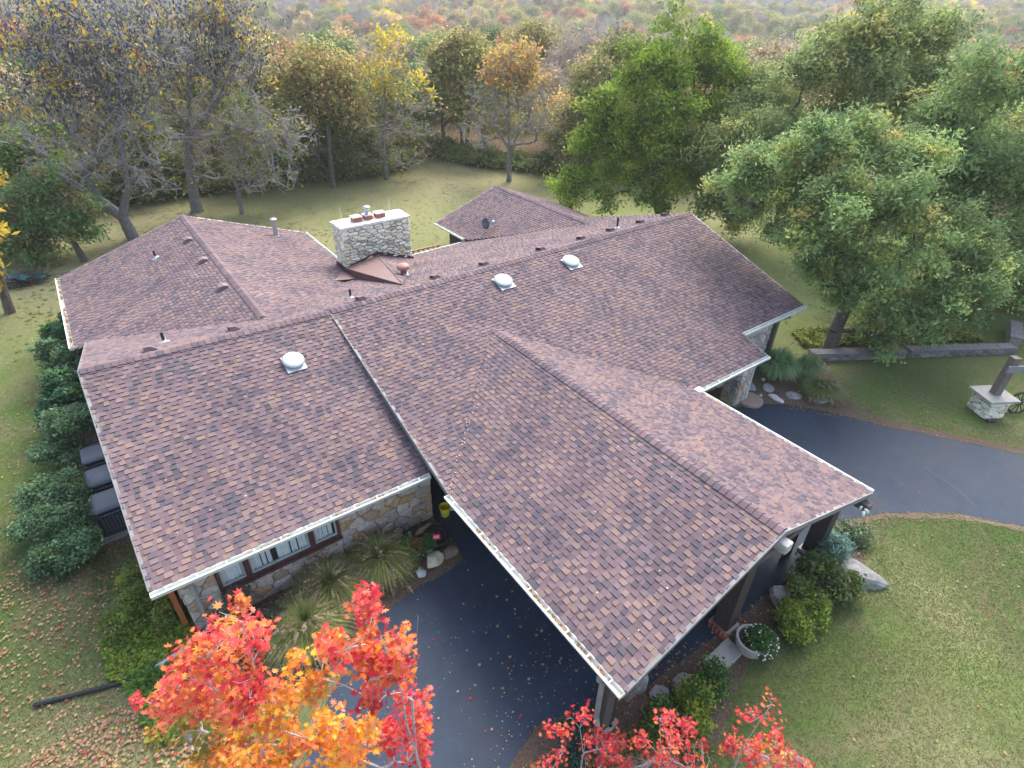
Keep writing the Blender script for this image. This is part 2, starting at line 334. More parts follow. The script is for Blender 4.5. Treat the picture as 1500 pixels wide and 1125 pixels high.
# gutters with hangers and fallen leaves
leaf_cols = [(.42, .15, .04), (.45, .28, .1), (.3, .2, .09), (.55, .12, .03), (.25, .25, .15)]
def gutter(p, q, out, w=.13, h=.11, parent=None, leaves=1.0, closed=(1, 1), hang=.6):
    P, Q = Vector(p), Vector(q); L = (Q - P).length; d = (Q - P) / L; O = Vector((out[0], out[1], 0)); t = Vector((0, 0, 1)); th = .008
    prof = [(0, 0), (th, 0), (th, -h + th), (w - th - .02, -h + th), (w - th, -.02), (w - th - .022, -.012), (w - th - .022, 0), (w + .012, 0), (w + .012, -.02), (w, -.035), (w - .015, -h), (0, -h)]
    n = len(prof); vs = []
    P2, Q2 = P + O * .035, Q + O * .035
    for e in (P2, Q2): vs += [e + O * a + t * b for a, b in prof]
    fs = [(i, (i + 1) % n, n + (i + 1) % n, n + i) for i in range(n)] + [tuple(range(n))[::-1], tuple(range(n, 2 * n))]
    mb = MB().add(vs, fs)
    for e, k in ((P2, -1), (Q2, 1)):
        a = e + d * k * .006; b = e
        mb.add([a, a + O * w, a + O * w - t * h, a - t * h, b, b + O * w, b + O * w - t * h, b - t * h], [(0, 1, 2, 3), (7, 6, 5, 4), (0, 4, 5, 1), (1, 5, 6, 2), (2, 6, 7, 3), (3, 7, 4, 0)])
    g = mb.obj('gutter', white_m, parent or house)
    k = max(2, int(L / hang)); Hm = MB()
    for j in range(k):
        c = P2 + d * ((j + .5) * L / k); a, b = c - d * .014, c + d * .014; u = t * .006; v0 = -t * .012
        vs = [a + v0, a + O * (w + .004) + v0, b + O * (w + .004) + v0, b + v0]; vs2 = [x + u * 2.2 for x in vs]
        m1 = MB().add(vs + vs2, [(3, 2, 1, 0), (4, 5, 6, 7), (0, 1, 5, 4), (1, 2, 6, 5), (2, 3, 7, 6), (3, 0, 4, 7)]); m1.obj('gutter_hanger', white_m, g)
    # litter lying in the trough
    mb = MB()
    nseg = max(1, int(L * 26 * leaves)); patch = [random.random() for _ in range(int(L) + 2)]
    for j in range(nseg):
        s = random.random() * L
        if patch[int(s)] < .35: continue
        c = P2 + d * s + O * random.uniform(.02, w - .04) - t * (h - .03 - random.random() * .02); r = random.uniform(.02, .05); a = random.random() * 6.28
        vs = [c + (d * math.cos(a + k * 1.57) + O * math.sin(a + k * 1.57) * .7) * r + t * random.uniform(-.01, .02) for k in range(4)]
        mb.add(vs, [(0, 1, 2, 3)], random.choice(leaf_cols))
    if mb.v: mb.obj('leaf_litter', MA('litter', amt=0, bmp=0, rough=.9), g, kind='stuff')
    return g
gutter(P3(-8.33, -6.12, z_fl, .0), P3(-1.55, -6.12, z_fl, .0), (0, -1), w=.15)
g_w = gutter(P3(-1.5, -13.62, z_wl, 0), P3(-1.5, -7.25, z_wl, 0), (-1, 0), w=.15)
gutter(P3(7.92, -13.6, z_wr, 0), P3(7.92, -7.75, z_wr, 0), (1, 0), w=.1, leaves=.2, hang=.9)
gutter(P3(8.05, -7.663, z_fr, 0), P3(12.0, -7.663, z_fr, 0), (0, -1), w=.14, leaves=.3)
gutter(P3(12.0, -6.458, z_fr, 0), P3(16.27, -6.458, z_fr, 0), (0, -1), w=.14, leaves=.3)
gutter(P3(-8.71, 7.0, z_ll, 0), P3(-8.71, 14.46, z_ll, 0), (-1, 0), w=.15, leaves=1.6)
gutter(P3(2.34, 8.95, z_lr, 0), P3(2.34, 14.44, z_lr, 0), (1, 0), w=.12)
gutter(P3(5.5, 9.52, z_bk, 0), P3(9.6, 9.52, z_bk, 0), (0, 1), w=.12)
gutter(P3(9.64, 9.6, z_ql, 0), P3(9.64, 12.8, z_ql, 0), (-1, 0), w=.14)
MB().box(7.86, 8.14, -7.88, -7.6, 2.36, 2.5).obj('gutter_corner', white_m, house, bevel=.02)
# eave boards behind the gutters
board(P3(-8.3, -6.12, z_fl), P3(-1.5, -6.12, z_fl), (0, -1), h=.19, mat=white_m, drip=False); board(P3(-1.5, -13.59, z_wl), P3(-1.5, -7.2, z_wl), (-1, 0), h=.19, mat=white_m, drip=False)
board(P3(7.92, -13.59, z_wr), P3(7.92, -7.66, z_wr), (1, 0), h=.19, mat=white_m, drip=False); board(P3(7.92, -7.663, z_fr), P3(11.97, -7.663, z_fr), (0, -1), h=.17, mat=white_m, drip=False); board(P3(11.97, -6.458, z_fr), P3(16.24, -6.458, z_fr), (0, -1), h=.17, mat=white_m, drip=False)

# ---- masonry: Voronoi rubble, each stone its own piece
def clipp(poly, nx, ny, c):
    out = []
    for i in range(len(poly)):
        p, q = poly[i], poly[(i + 1) % len(poly)]; a = p[0] * nx + p[1] * ny - c; b = q[0] * nx + q[1] * ny - c
        if a <= 0: out.append(p)
        if (a <= 0) != (b <= 0):
            t = a / (a - b); out.append((lerp(p[0], q[0], t), lerp(p[1], q[1], t)))
    return out
def cells(u0, u1, v0, v1, cw, ch, seed, jit=.42):
    r = random.Random(seed); pts = []; nv = max(1, round((v1 - v0) / ch)); nu = max(1, round((u1 - u0) / cw))
    for j in range(nv):
        k = nu + r.choice((-1, 0, 0, 1)) if nu > 3 else nu
        for i in range(k): pts.append((u0 + (i + .5 + (j % 2) * .3 - .15 + r.uniform(-jit, jit)) * (u1 - u0) / k, v0 + (j + .5 + r.uniform(-jit, jit)) * (v1 - v0) / nv))
    ar = cw / ch; res = []
    for i, p in enumerate(pts):
        poly = [(u0, v0), (u1, v0), (u1, v1), (u0, v1)]
        for j, q in enumerate(pts):
            if i == j or abs(p[0] - q[0]) > cw * 4 or abs(p[1] - q[1]) > ch * 4: continue
            nx, ny = (q[0] - p[0]), (q[1] - p[1]) * ar * ar
            mx, my = (p[0] + q[0]) / 2, (p[1] + q[1]) / 2
            poly = clipp(poly, nx, ny, nx * mx + ny * my)
            if len(poly) < 3: break
        if len(poly) >= 3: res.append((p, poly))
    return res
def stones(parent, org, U, Vv, Nn, u0, u1, v0, v1, cw, ch, seed, pal, gap=.012, depth=.05, name='stone', join=False, mat=None, rough=.02):
    r = random.Random(seed + 99); org, U, Vv, Nn = (Vector(a) for a in (org, U, Vv, Nn)); J = MB()
    for p, poly in cells(u0, u1, v0, v1, cw, ch, seed):
        cx = sum(a for a, b in poly) / len(poly); cy = sum(b for a, b in poly) / len(poly)
        size = max(max(abs(a - cx) for a, b in poly), .02)
        ring = []
        for i in range(len(poly)):      # round the corners a little
            a, b = poly[i], poly[(i + 1) % len(poly)]
            for t in (.18, .82):
                ring.append((lerp(a[0], b[0], t), lerp(a[1], b[1], t)))
        def inset(pt, g):
            dx, dy = pt[0] - cx, pt[1] - cy; l = math.hypot(dx, dy) or 1; f = max(0, l - g) / l; return (cx + dx * f, cy + dy * f)
        g = gap * r.uniform(.6, 1.6); d = depth * r.uniform(.55, 1.25)
        n = len(ring); base = [inset(q, g) for q in ring]; mid = [inset(q, g + .004) for q in ring]; top = [inset(q, g + .022) for q in ring]
        base = [(x + r.uniform(-1, 1) * .004, y + r.uniform(-1, 1) * .004) for x, y in base]
        w = lambda q, h: org + U * q[0] + Vv * q[1] + Nn * h
        vs = [w(q, -.01) for q in base] + [w(q, d * .6) for q in mid] + [w(q, d + r.uniform(-rough, rough) * .4) for q in top] + [w((cx, cy), d + r.uniform(0, rough))]
        fs = []
        for i in range(n):
            k = (i + 1) % n; fs += [(i, k, n + k, n + i), (n + i, n + k, 2 * n + k, 2 * n + i), (2 * n + i, 2 * n + k, 3 * n)]
        c = r.choices([x[0] for x in pal], [x[1] for x in pal])[0]; k = r.uniform(.82, 1.15); c = tuple(x * k for x in c)
        if join: J.add(vs, fs, c)
        else:
            o0 = w((cx, cy), 0); MB().add([v - o0 for v in vs], fs, c).obj(name, mat or stone_m, parent, tuple(o0))
    if join: J.obj('stones', mat or stone_m, parent, kind='stuff')
WALLPAL = [((.52, .46, .39), 4), ((.60, .53, .44), 3), ((.43, .40, .37), 2), ((.56, .38, .20), 1.3), ((.64, .59, .52), 2), ((.47, .35, .25), 1)]
CHPAL = [((0.88, 0.817, 0.643), 4), ((0.76, 0.68, 0.541), 2), ((0.88, 0.88, 0.724), 3), ((0.523, 0.487, 0.408), 1.2), ((0.784, 0.657, 0.408), .6)]
def wallbox(x0, x1, y0, y1, z0, z1, mat=mortar_m, name='wall'): return MB().box(x0, x1, y0, y1, z0, z1).obj(name, mat, house)
XF, YF = (1, 0, 0), (0, -1, 0)
fw1 = wallbox(-7.9, -7.12, -5.43, -5.13, 0, 2.5, name='stone_wall'); stones(fw1, (0, -5.43, 0), XF, (0, 0, 1), YF, -7.9, -7.12, 0, 2.45, .34, .26, 1, WALLPAL)
fw2 = wallbox(-7.118, -3.98, -5.43, -5.13, 0, .98, name='stone_wall'); stones(fw2, (0, -5.43, 0), XF, (0, 0, 1), YF, -7.12, -3.98, 0, .98, .38, .25, 2, WALLPAL)
fw3 = wallbox(-3.978, -1.15, -5.43, -5.13, 0, 2.5, name='stone_wall'); stones(fw3, (0, -5.43, 0), XF, (0, 0, 1), YF, -3.98, -1.15, 0, 2.45, .38, .28, 3, WALLPAL)
wallbox(-7.118, -3.98, -5.42, -5.13, 2.12, 2.5, brown_m, 'lintel')
sidew = wallbox(-1.45, -1.15, -5.127, -2.2, 0, 2.6, name='stone_wall'); stones(sidew, (-1.15, 0, 0), (0, 1, 0), (0, 0, 1), (1, 0, 0), -5.13, -2.2, 0, 2.5, .4, .3, 4, WALLPAL, join=True)
leftw = wallbox(-7.9, -7.6, -5.127, 7.5, 0, 2.4, name='stone_wall'); stones(leftw, (-7.9, 0, 0), (0, -1, 0), (0, 0, 1), (-1, 0, 0), -7.5, 5.2, 0, 2.4, .4, .3, 5, WALLPAL, join=True)
leftw2 = wallbox(-7.95, -7.65, 7.51, 13.9, 0, 2.3, name='stone_wall')
wallbox(-7.649, 1.8, 13.6, 13.9, 0, 2.2, name='wall'); wallbox(1.5, 1.8, 8.9, 13.59, 0, 2.3, name='wall')
wallbox(4.5, 9.9, 8.7, 9.0, 0, 2.0, name='wall'); rw = wallbox(10.2, 10.5, 9.01, 12.3, 0, 2.1, dkwood_m, 'wall'); wallbox(10.51, 17.2, 12.0, 12.3, 0, 2.1, name='wall'); wallbox(16.9, 17.2, 7.5, 11.99, 0, 2.1, name='wall')
wallbox(15.5, 15.8, -5.69, 7.4, 0, 2.5, name='wall')
rw1 = wallbox(11.6, 15.5, -6.0, -5.7, 0, 2.3, name='stone_wall'); stones(rw1, (0, -6.0, 0), XF, (0, 0, 1), YF, 11.6, 15.5, 0, 2.25, .42, .3, 6, WALLPAL, join=True)
# carport back walls and entrance
cb = wallbox(-1.14, 8.2, -3.3, -3.05, 0, 3.2, M('dark_siding', (.10, .05, .045), (.07, .035, .032), 3, .8, .2), 'wall')
ent = wallbox(8.2, 11.3, -5.3, -5.05, 0, 2.6, M('dark_siding2', (.07, .045, .04), (.05, .03, .03), 3, .7, .2), 'wall')
MB().box(9.6, 10.5, -5.36, -5.303, 0, 2.05).obj('door', M('door_red_brown', (.14, .035, .03), (.10, .03, .03), 2, .45, .1), house, bevel=.01)
MB().box(9.45, 9.59, -5.39, -5.303, 0, 2.12).obj('door_frame', white_m, house); MB().box(10.51, 10.62, -5.39, -5.303, 0, 2.12).obj('door_frame', white_m, house)
colr = wallbox(11.5, 12.15, -7.2, -6.55, 0, 2.2, name='stone_column')
for k, (org, U, N_, a0, a1) in enumerate((((0, -7.2, 0), (1, 0, 0), (0, -1, 0), 11.5, 12.15), ((12.15, 0, 0), (0, 1, 0), (1, 0, 0), -7.2, -6.55), ((11.5, 0, 0), (0, -1, 0), (-1, 0, 0), 6.55, 7.2))):
    stones(colr, org, U, (0, 0, 1), N_, a0, a1, 0, 2.2, .3, .28, 20 + k, WALLPAL, join=True)
# soffit posts and beams of the carport
def post(x, y, w=.26, z1=2.35, mat=dkwood_m, cap=True):
    p = MB().box(x - w / 2, x + w / 2, y - w / 2, y + w / 2, .12, z1).obj('post', mat, house, bevel=.015)
    MB().box(x - w / 2 - .07, x + w / 2 + .07, y - w / 2 - .07, y + w / 2 + .07, 0, .12).obj('post_base', concrete_m, p, bevel=.01); return p
post(3.1, -13.05, .42, 3.5, dkwood_m); post(7.2, -13.05, .42, 2.4); post(-1.25, -13.05, .26, 2.35, wood_m); post(-1.02, -13.1, .12, 2.3, dkwood_m); post(7.2, -9.0, .3, 2.4)
for k in range(5): MB().box(2.72 - .0, 2.86, -13.35 + k * .11, -13.28 + k * .11, 0, .16).obj('brick', clay_m, house)
MB().box(-1.35, 7.8, -13.2, -12.95, 2.22, 2.42).obj('beam', wood_m, house)
# weathered projecting beam ends
b1 = MB().box(2.87, 3.13, -13.83, -3.2, 3.6, 3.86).obj('beam', M('white_weathered_beam', (.55, .53, .5), (.3, .29, .28), 9, .8, .6), house, bevel=.03); b1['label'] = 'weathered pale ridge beam end poking out of the gable'
MB().box(7.55, 7.8, -13.8, -7.8, 2.02, 2.25).obj('beam', wood_m, house, bevel=.02); MB().box(-1.38, -1.15, -13.62, -7.4, 2.05, 2.3).obj('beam', wood_m, house, bevel=.02)
sb = MB().tube([(.02, -13.98, 2.05), (.02, -14.05, 2.0), (.02, -14.12, 1.93)], [.035, .05, .055], 10).tube([(.0, -13.9, 2.15), (.0, -13.98, 2.05)], .02, 6); 
fl = thing('floodlight', (7.4, -13.68, 2.2), 'small white twin floodlight under the right corner of the carport gable', 'floodlight')
MB().box(-.05, .05, 0, .05, -.05, .05).obj('bracket', white_m, fl)
for sx in (-.09, .09): MB().lathe([(0, .07), (.035, .07), (.05, .02), (.06, -.07), (.0, -.06)], 12, mtx=Matrix.Translation((sx, -.1, -.05)) @ Matrix.Rotation(R(-35 * (1 if sx > 0 else -1)), 4, 'Y') @ Matrix.Rotation(R(-20), 4, 'X')).obj('lamp_head', white_m, fl, smooth=True)
# ---- windows of the left front wall
glass_m = bpy.data.materials.new('window_glass'); _nt, _N, _L, _b = nodes(glass_m); _t = _N.new('ShaderNodeBsdfTransparent'); _t.inputs[0].default_value = (.97, .99, .99, 1); _g = _N.new('ShaderNodeBsdfGlossy'); _g.inputs['Roughness'].default_value = .02; _m = _N.new('ShaderNodeMixShader'); _m.inputs[0].default_value = .07
_L.new(_t.outputs[0], _m.inputs[1]); _L.new(_g.outputs[0], _m.inputs[2]); _L.new(_m.outputs[0], _N['Material Output'].inputs[0]); _N.remove(_b)
curt_m = M('white_curtain', (.85, .87, .9), (.78, .8, .84), 3, .9, 0)
def window(x0, x1, z0, z1, y, shut=0):
    w = MB().box(x0, x1, y + .14, y + .15, z0, z1).obj('window', M('dark_room', (.02, .022, .03), None, 3, .9, 0), house)
    f = MB(); t = .07
    f.box(x0, x1, y - .03, y + .1, z0, z0 + t).box(x0, x1, y - .03, y + .1, z1 - t, z1).box(x0, x0 + t, y - .03, y + .1, z0 + t, z1 - t).box(x1 - t, x1, y - .03, y + .1, z0 + t, z1 - t)
    f.obj('frame', brown_m, w); s = MB(); x0 += t + .002; x1 -= t + .002; z0 += t + .002; z1 -= t + .002; t = .045
    s.box(x0, x1, y + .0, y + .06, z0, z0 + t).box(x0, x1, y, y + .06, z1 - t, z1).box(x0, x0 + t, y, y + .06, z0 + t, z1 - t).box(x1 - t, x1, y, y + .06, z0 + t, z1 - t)
    s.obj('sash', M('grey_green_sash', (.40, .48, .46), (.34, .4, .39), 4, .5, .05), w)
    MB().box(x0 + t, x1 - t, y + .03, y + .036, z0 + t, z1 - t).obj('pane', glass_m, w)
    def curtain(a, b):
        n = int((b - a) / .018); vs = []; ph = random.random() * 6
        for i in range(n + 1):
            x = a + (b - a) * i / n; yy = y + .10 + .018 * math.sin(i * 1.1 + ph) + .008 * math.sin(i * .37); vs += [(x, yy, z0), (x, yy, z1)]
        MB().add(vs, [(2 * i, 2 * i + 2, 2 * i + 3, 2 * i + 1) for i in range(n)]).obj('curtain', curt_m, w, smooth=True)
    for a, b in shut: curtain(lerp(x0, x1, a), lerp(x0, x1, b))
window(-7.1, -6.4, 1.0, 2.1, -5.43, [(0, 1)]); window(-6.395, -4.75, 1.0, 2.1, -5.43, [(0, .18), (.2, .27), (.29, .36), (.46, .68), (.7, .8), (.82, 1)]); window(-4.745, -3.99, 1.0, 2.1, -5.43, [(0, .4), (.42, .62), (.64, .85)])
MB().box(-7.116, -3.982, -5.56, -5.2, .94, .992).obj('window_sill', brown_m, house, bevel=.008)
ws = MB().box(-8.1, -7.93, -5.2, -5.05, 0, 1.6).box(-8.1, -7.93, -4.4, -4.25, 0, 1.6).box(-8.1, -7.93, -5.049, -4.401, .0, .12).box(-8.1, -7.93, -5.049, -4.401, 1.48, 1.6)
cw = thing('trellis_frame', (-8.1, -5.1, 0), 'orange stained cedar window box frame at the left corner of the stone wall', 'wooden frame')
orange_wood = M('cedar_orange', (.42, .13, .035), (.28, .09, .03), 8, .7, .4)
MB().box(-.06, .06, -.06, .06, 0, 2.0).obj('upright', orange_wood, cw); MB().box(-.06, .06, .7, .82, 0, 2.0).obj('upright', orange_wood, cw); MB().box(-.055, .055, .062, .698, .35, .47).obj('rail', orange_wood, cw); MB().box(-.055, .055, .062, .698, 1.8, 1.92).obj('rail', orange_wood, cw); MB().box(-.01, .01, .062, .698, .472, 1.798).obj('panel', dkwood_m, cw)
# ---- chimney
CX0, CX1, CY0, CY1, CZ = 2.05, 5.42, 7.8, 8.9, 4.66
ch = MB().box(CX0 + .03, CX1 - .03, CY0 + .03, CY1 - .03, 0, CZ).obj('chimney', M('pale_mortar', (.30, .29, .27), (.18, .18, .17), 14, .95, .6), house)
stones(ch, (0, CY0 + .03, 0), (1, 0, 0), (0, 0, 1), (0, -1, 0), CX0, CX1, 2.55, CZ - .06, .34, .155, 31, CHPAL, depth=.06, gap=.017, rough=.05)
stones(ch, (CX0 + .03, 0, 0), (0, -1, 0), (0, 0, 1), (-1, 0, 0), -CY1, -CY0, 2.4, CZ - .06, .26, .15, 32, CHPAL, depth=.05, gap=.014, rough=.04)
stones(ch, (CX1 - .03, 0, 0), (0, 1, 0), (0, 0, 1), (1, 0, 0), CY0, CY1, 2.0, CZ - .06, .3, .17, 33, CHPAL, join=True)
cp = []
cm = MB(); r_ = random.Random(4); nx, ny = 22, 9
cv = [(lerp(CX0 - .05, CX1 + .05, i / nx) + r_.uniform(-.02, .02), lerp(CY0 - .05, CY1 + .05, j / ny) + r_.uniform(-.02, .02), CZ + .05 + .05 * math.sin(math.pi * i / nx) * math.sin(math.pi * j / ny) + r_.uniform(-.012, .012)) for j in range(ny + 1) for i in range(nx + 1)]
cf = [(j * (nx + 1) + i, j * (nx + 1) + i + 1, (j + 1) * (nx + 1) + i + 1, (j + 1) * (nx + 1) + i) for j in range(ny) for i in range(nx)]
per = [i for i in range(nx + 1)] + [j * (nx + 1) + nx for j in range(1, ny + 1)] + [ny * (nx + 1) + i for i in range(nx - 1, -1, -1)] + [j * (nx + 1) for j in range(ny - 1, 0, -1)]
b0 = len(cv); cv += [(cv[i][0], cv[i][1], CZ - .05 + r_.uniform(-.015, .015)) for i in per]; cf += [(b0 + k, b0 + (k + 1) % len(per), per[(k + 1) % len(per)], per[k]) for k in range(len(per))]
cm.add(cv, cf).obj('crown', M('white_mortar_cap', (.80, .79, .76), (.66, .65, .62), 5, .9, .5, .02), ch)
for k, (x, w) in enumerate(((3.0, .21), (3.55, .19), (4.15, .22))):
    y = 8.28; fl_ = MB().box(x - w, x + w, y - .19, y + .19, CZ + .06, CZ + .27).obj('flue', clay_m, ch, bevel=.015)
    MB().box(x - w - .025, x + w + .025, y - .215, y + .215, CZ + .272, CZ + .31).obj('flue_lid', M('pale_lid', (.72, .72, .69), (.58, .57, .55), 6, .6, .2), fl_, bevel=.01)
MB().lathe([(.10, 0), (.10, .12), (.16, .14), (.10, .17), (.10, .27), (.19, .29), (.17, .34), (0, .38)], 16, (3.55, 8.28, CZ + .312)).obj('flue_cowl', steel_m, ch, smooth=True)
for x, y in ((2.5, 8.8), (4.9, 8.75)): MB().tube([(x, y, CZ), (x, y, CZ + .65)], .012, 5).obj('lightning_rod', M('pale_rod', (.6, .62, .5), None, 4, .5, 0), ch)
def flash(pts, h=.17, y=CY0 - .055):
    vs = []
    for x, z in pts: vs += [(x, y, z), (x, y, z + h), (x, y + .02, z), (x, y + .02, z + h)]
    n = len(pts); fs = []
    for i in range(n - 1): a, b = 4 * i, 4 * i + 4; fs += [(a, b, b + 1, a + 1), (a + 1, b + 1, b + 3, a + 3), (a + 2, a + 3, b + 3, b + 2)]
    return MB().add(vs, fs).obj('flashing', brown_m, ch)
flash([(1.98, 2.52), (1.99, 2.72), (3.6, 3.16), (5.47, 2.5)][1:]); MB().box(CX0 - .06, CX0 - .035, CY0 - .05, CY1, 2.4, 2.85).obj('flashing', brown_m, ch)
# ---- skylights, vents, pipes on the roofs
def frame_on(x, y, zf, A=(1, 0)):
    e = .05; gx = (zf(x + e, y) - zf(x - e, y)) / (2 * e); gy = (zf(x, y + e) - zf(x, y - e)) / (2 * e)
    n = Vector((-gx, -gy, 1)).normalized(); a = Vector((A[0], A[1], gx * A[0] + gy * A[1])).normalized(); b = n.cross(a)
    m = Matrix((a, b, n)).transposed().to_4x4(); return Matrix.Translation((x, y, zf(x, y) + .01)) @ m
dome_m = bpy.data.materials.new('white_acrylic_dome'); _nt, _N, _L, _b = nodes(dome_m); _b.inputs['Base Color'].default_value = (.88, .93, .95, 1); _b.inputs['Roughness'].default_value = .08; _b.inputs['Coat Weight'].default_value = 1.0; _b.inputs['Coat Roughness'].default_value = .03
flash_m = M('light_flashing', (.50, .53, .56), (.42, .45, .48), 5, .45, .05)
def skylight(x, y, zf, rr, lab):
    m = frame_on(x, y, zf); s = MB().box(-rr * 1.02, rr * 1.02, -rr * 1.32, rr * .9, .03, .045).obj('skylight', flash_m, house); s.matrix_local = m; s['label'] = lab
    MB().lathe([(rr * 1.0, .04), (rr * 1.0, .09), (rr * 1.12, .095), (rr * 1.12, .13), (rr * 1.0, .145), (rr * .9, .12)], 36).obj('curb_ring', M('grey_ring', (.30, .33, .35), (.22, .25, .27), 6, .4, .05), s, smooth=False)
    MB().lathe([(rr * 1.0, .13), (rr * .97, .155), (rr * .84, .19), (rr * .6, .215), (rr * .3, .23), (.001, .235)], 36).obj('dome', dome_m, s, smooth=True)
skylight(-3.32, -1.5, z_fl, .28, 'domed round skylight low on the front-left slope'); skylight(4.72, -.85, z_fr, .31, 'domed skylight nearer the chimney, middle of three'); skylight(8.0, -.85, z_fr, .31, 'domed skylight farthest along the main ridge')
boxtop_m = M('vent_top', (.20, .14, .15), (.16, .115, .125), 5, .55, .05)
def capvent(x, y, zf, A):
    m = frame_on(x, y, zf, A); s = MB().box(-.23, .23, -.23, .23, .03, .042).obj('box_vent', boxtop_m, house); s.matrix_local = m @ Matrix.Scale(.82, 4)
    vs = [(-.16, -.19, .012), (.16, -.19, .012), (.16, .19, .012), (-.16, .19, .012), (-.11, -.19, .11), (.16, -.19, .11), (.16, .19, .11), (-.11, .19, .11)]
    MB().add([vs[k] for k in (0, 1, 2, 3)] + [(-.16, -.19, .17), (.05, -.19, .16), (.22, -.19, .045), (.22, .19, .045), (.05, .19, .16), (-.16, .19, .17)], [(4, 5, 8, 9), (5, 6, 7, 8), (0, 4, 9, 3), (0, 6, 5, 4), (3, 9, 8, 7)]).obj('hood', boxtop_m, s)
    MB().box(-.168, -.161, -.185, .185, .043, .165).obj('screen', ventb_m, s); return s
for x, y in ((-6.62, .7), (-4.31, .85), (-.22, .55), (2.87, .9), (5.05, .9), (7.84, .85), (10.09, .86), (11.93, .95), (13.91, 1.0), (15.75, 1.1)):
    capvent(x, y, z_bk, (1, 0))
for y in (11.14, 8.33, 5.23): capvent(-3.62, y, z_ll, (1, 0))
def pipe(x, y, zf, h, r=.045, mat=None, lab=None):
    z = zf(x, y); p = MB().tube([(x, y, z - .05), (x, y, z + h - .01), (x, y, z + h)], [r, r, r * .8], 12).obj('vent_pipe', mat or black_m, house)
    c = MB().lathe([(.17, .0), (.075, .03), (.055, .09), (r + .003, .12)], 14, (0, 0, 0)).obj('pipe_boot', flash_m, p); c.matrix_local = frame_on(x, y, zf)
    return p
pipe(-6.16, 1.86, z_bk, .34); pipe(-.15, 1.71, z_bk, .34); pipe(12.74, 1.32, z_bk, .5); pipe(-5.05, 11.12, z_ll, .32)
fp = pipe(.55, 12.99, z_lr, .72, .11, steel_m); fp['label'] = 'galvanised flue with round cap'
MB().lathe([(.13, 0), (.17, .02), (.17, .10), (.13, .13), (0, .15)], 18, (.55, 12.99, z_lr(.55, 12.99) + .74)).obj('flue_cap', steel_m, fp, smooth=True)
zm = z_cr(2.8, 3.4); tm = M('terracotta_vent', (.40, .20, .16), (.28, .14, .12), 6, .6, .3)
mv = MB().lathe([(.13, 0), (.13, .34), (.24, .36), (.27, .40), (.27, .47), (.2, .54), (0, .57)], 22, (2.75, 3.3, z_bk(2.75, 3.3))).obj('mushroom_vent', tm, house, smooth=True)
MB().lathe([(.2, .08), (.19, .14), (.135, .16)], 20, (2.75, 3.3, z_bk(2.75, 3.3))).obj('vent_base', flash_m, mv, smooth=True)
# satellite dish on the rear roof
sd_ = thing('satellite_dish', (10.55, 9.1, z_bk(10.55, 9.1) + .05), 'small dark blue-grey satellite dish on a pole at the rear gable roof', 'satellite dish')
MB().tube([(0, 0, -.1), (0, 0, .45), (.05, 0, .6)], .022, 8).obj('mast', steel_m, sd_)
dm = Matrix.Translation((.02, -.03, .78)) @ Matrix.Rotation(R(22), 4, 'Z') @ Matrix.Rotation(R(68), 4, 'X')
MB().lathe([(.001, .0), (.12, .008), (.22, .03), (.32, .065), (.322, .075), (.22, .045), (.001, .015)], 26, mtx=dm).obj('reflector', M('dish_blue_grey', (.035, .06, .10), (.028, .045, .08), 4, .35, 0), sd_, smooth=True)
MB().tube([(0, 0, .5), (.42, -.20, .62), (.46, -.22, .80)], .02, 6).obj('feed_arm', steel_m, sd_); MB().lathe([(0, -.09), (.08, -.09), (.09, .07), (0, .09)], 12, (.46, -.22, .84)).obj('feed_horn', M('pale_horn', (.7, .74, .76), None, 4, .4, 0), sd_, smooth=True)
# downspouts
ds = MB().tube([(-7.62, -6.18, 2.5), (-7.62, -6.12, 2.36), (-7.62, -5.62, 2.15), (-7.62, -5.56, 2.0), (-7.62, -5.56, .25), (-7.7, -5.62, .12), (-7.9, -5.75, .08)], .052, 8).obj('downspout', M('grey_downspout', (.34, .34, .33), (.26, .26, .26), 5, .5, .1), house)
ds2 = MB().tube([(-1.62, -13.05, 2.42), (-1.62, -13.05, 2.3), (-1.5, -13.05, 2.1), (-1.48, -13.05, .75), (-1.52, -13.15, .55)], .06, 8).obj('downspout', MATS['grey_downspout'], house)
MB().tube([(-1.52, -13.15, .56), (-1.62, -13.28, .38), (-1.72, -13.4, .25), (-1.78, -13.6, .12)], [.07, .072, .072, .07], 10).obj('downspout_elbow', M('brown_elbow', (.09, .06, .06), (.07, .045, .045), 12, .6, .2), ds2)
MB().tube([(11.98, -7.75, 2.3), (12.0, -7.35, 2.0), (12.22, -7.22, 1.85), (12.22, -7.22, .1)], .045, 8).obj('downspout', white_m, house)
MB().tube([(15.3, -6.55, 2.6), (15.25, -6.15, 2.3), (15.25, -6.1, .1)], .05, 8).obj('downspout', MATS['grey_downspout'], house)
post(15.1, -6.12, .2, 2.45, wood_m)

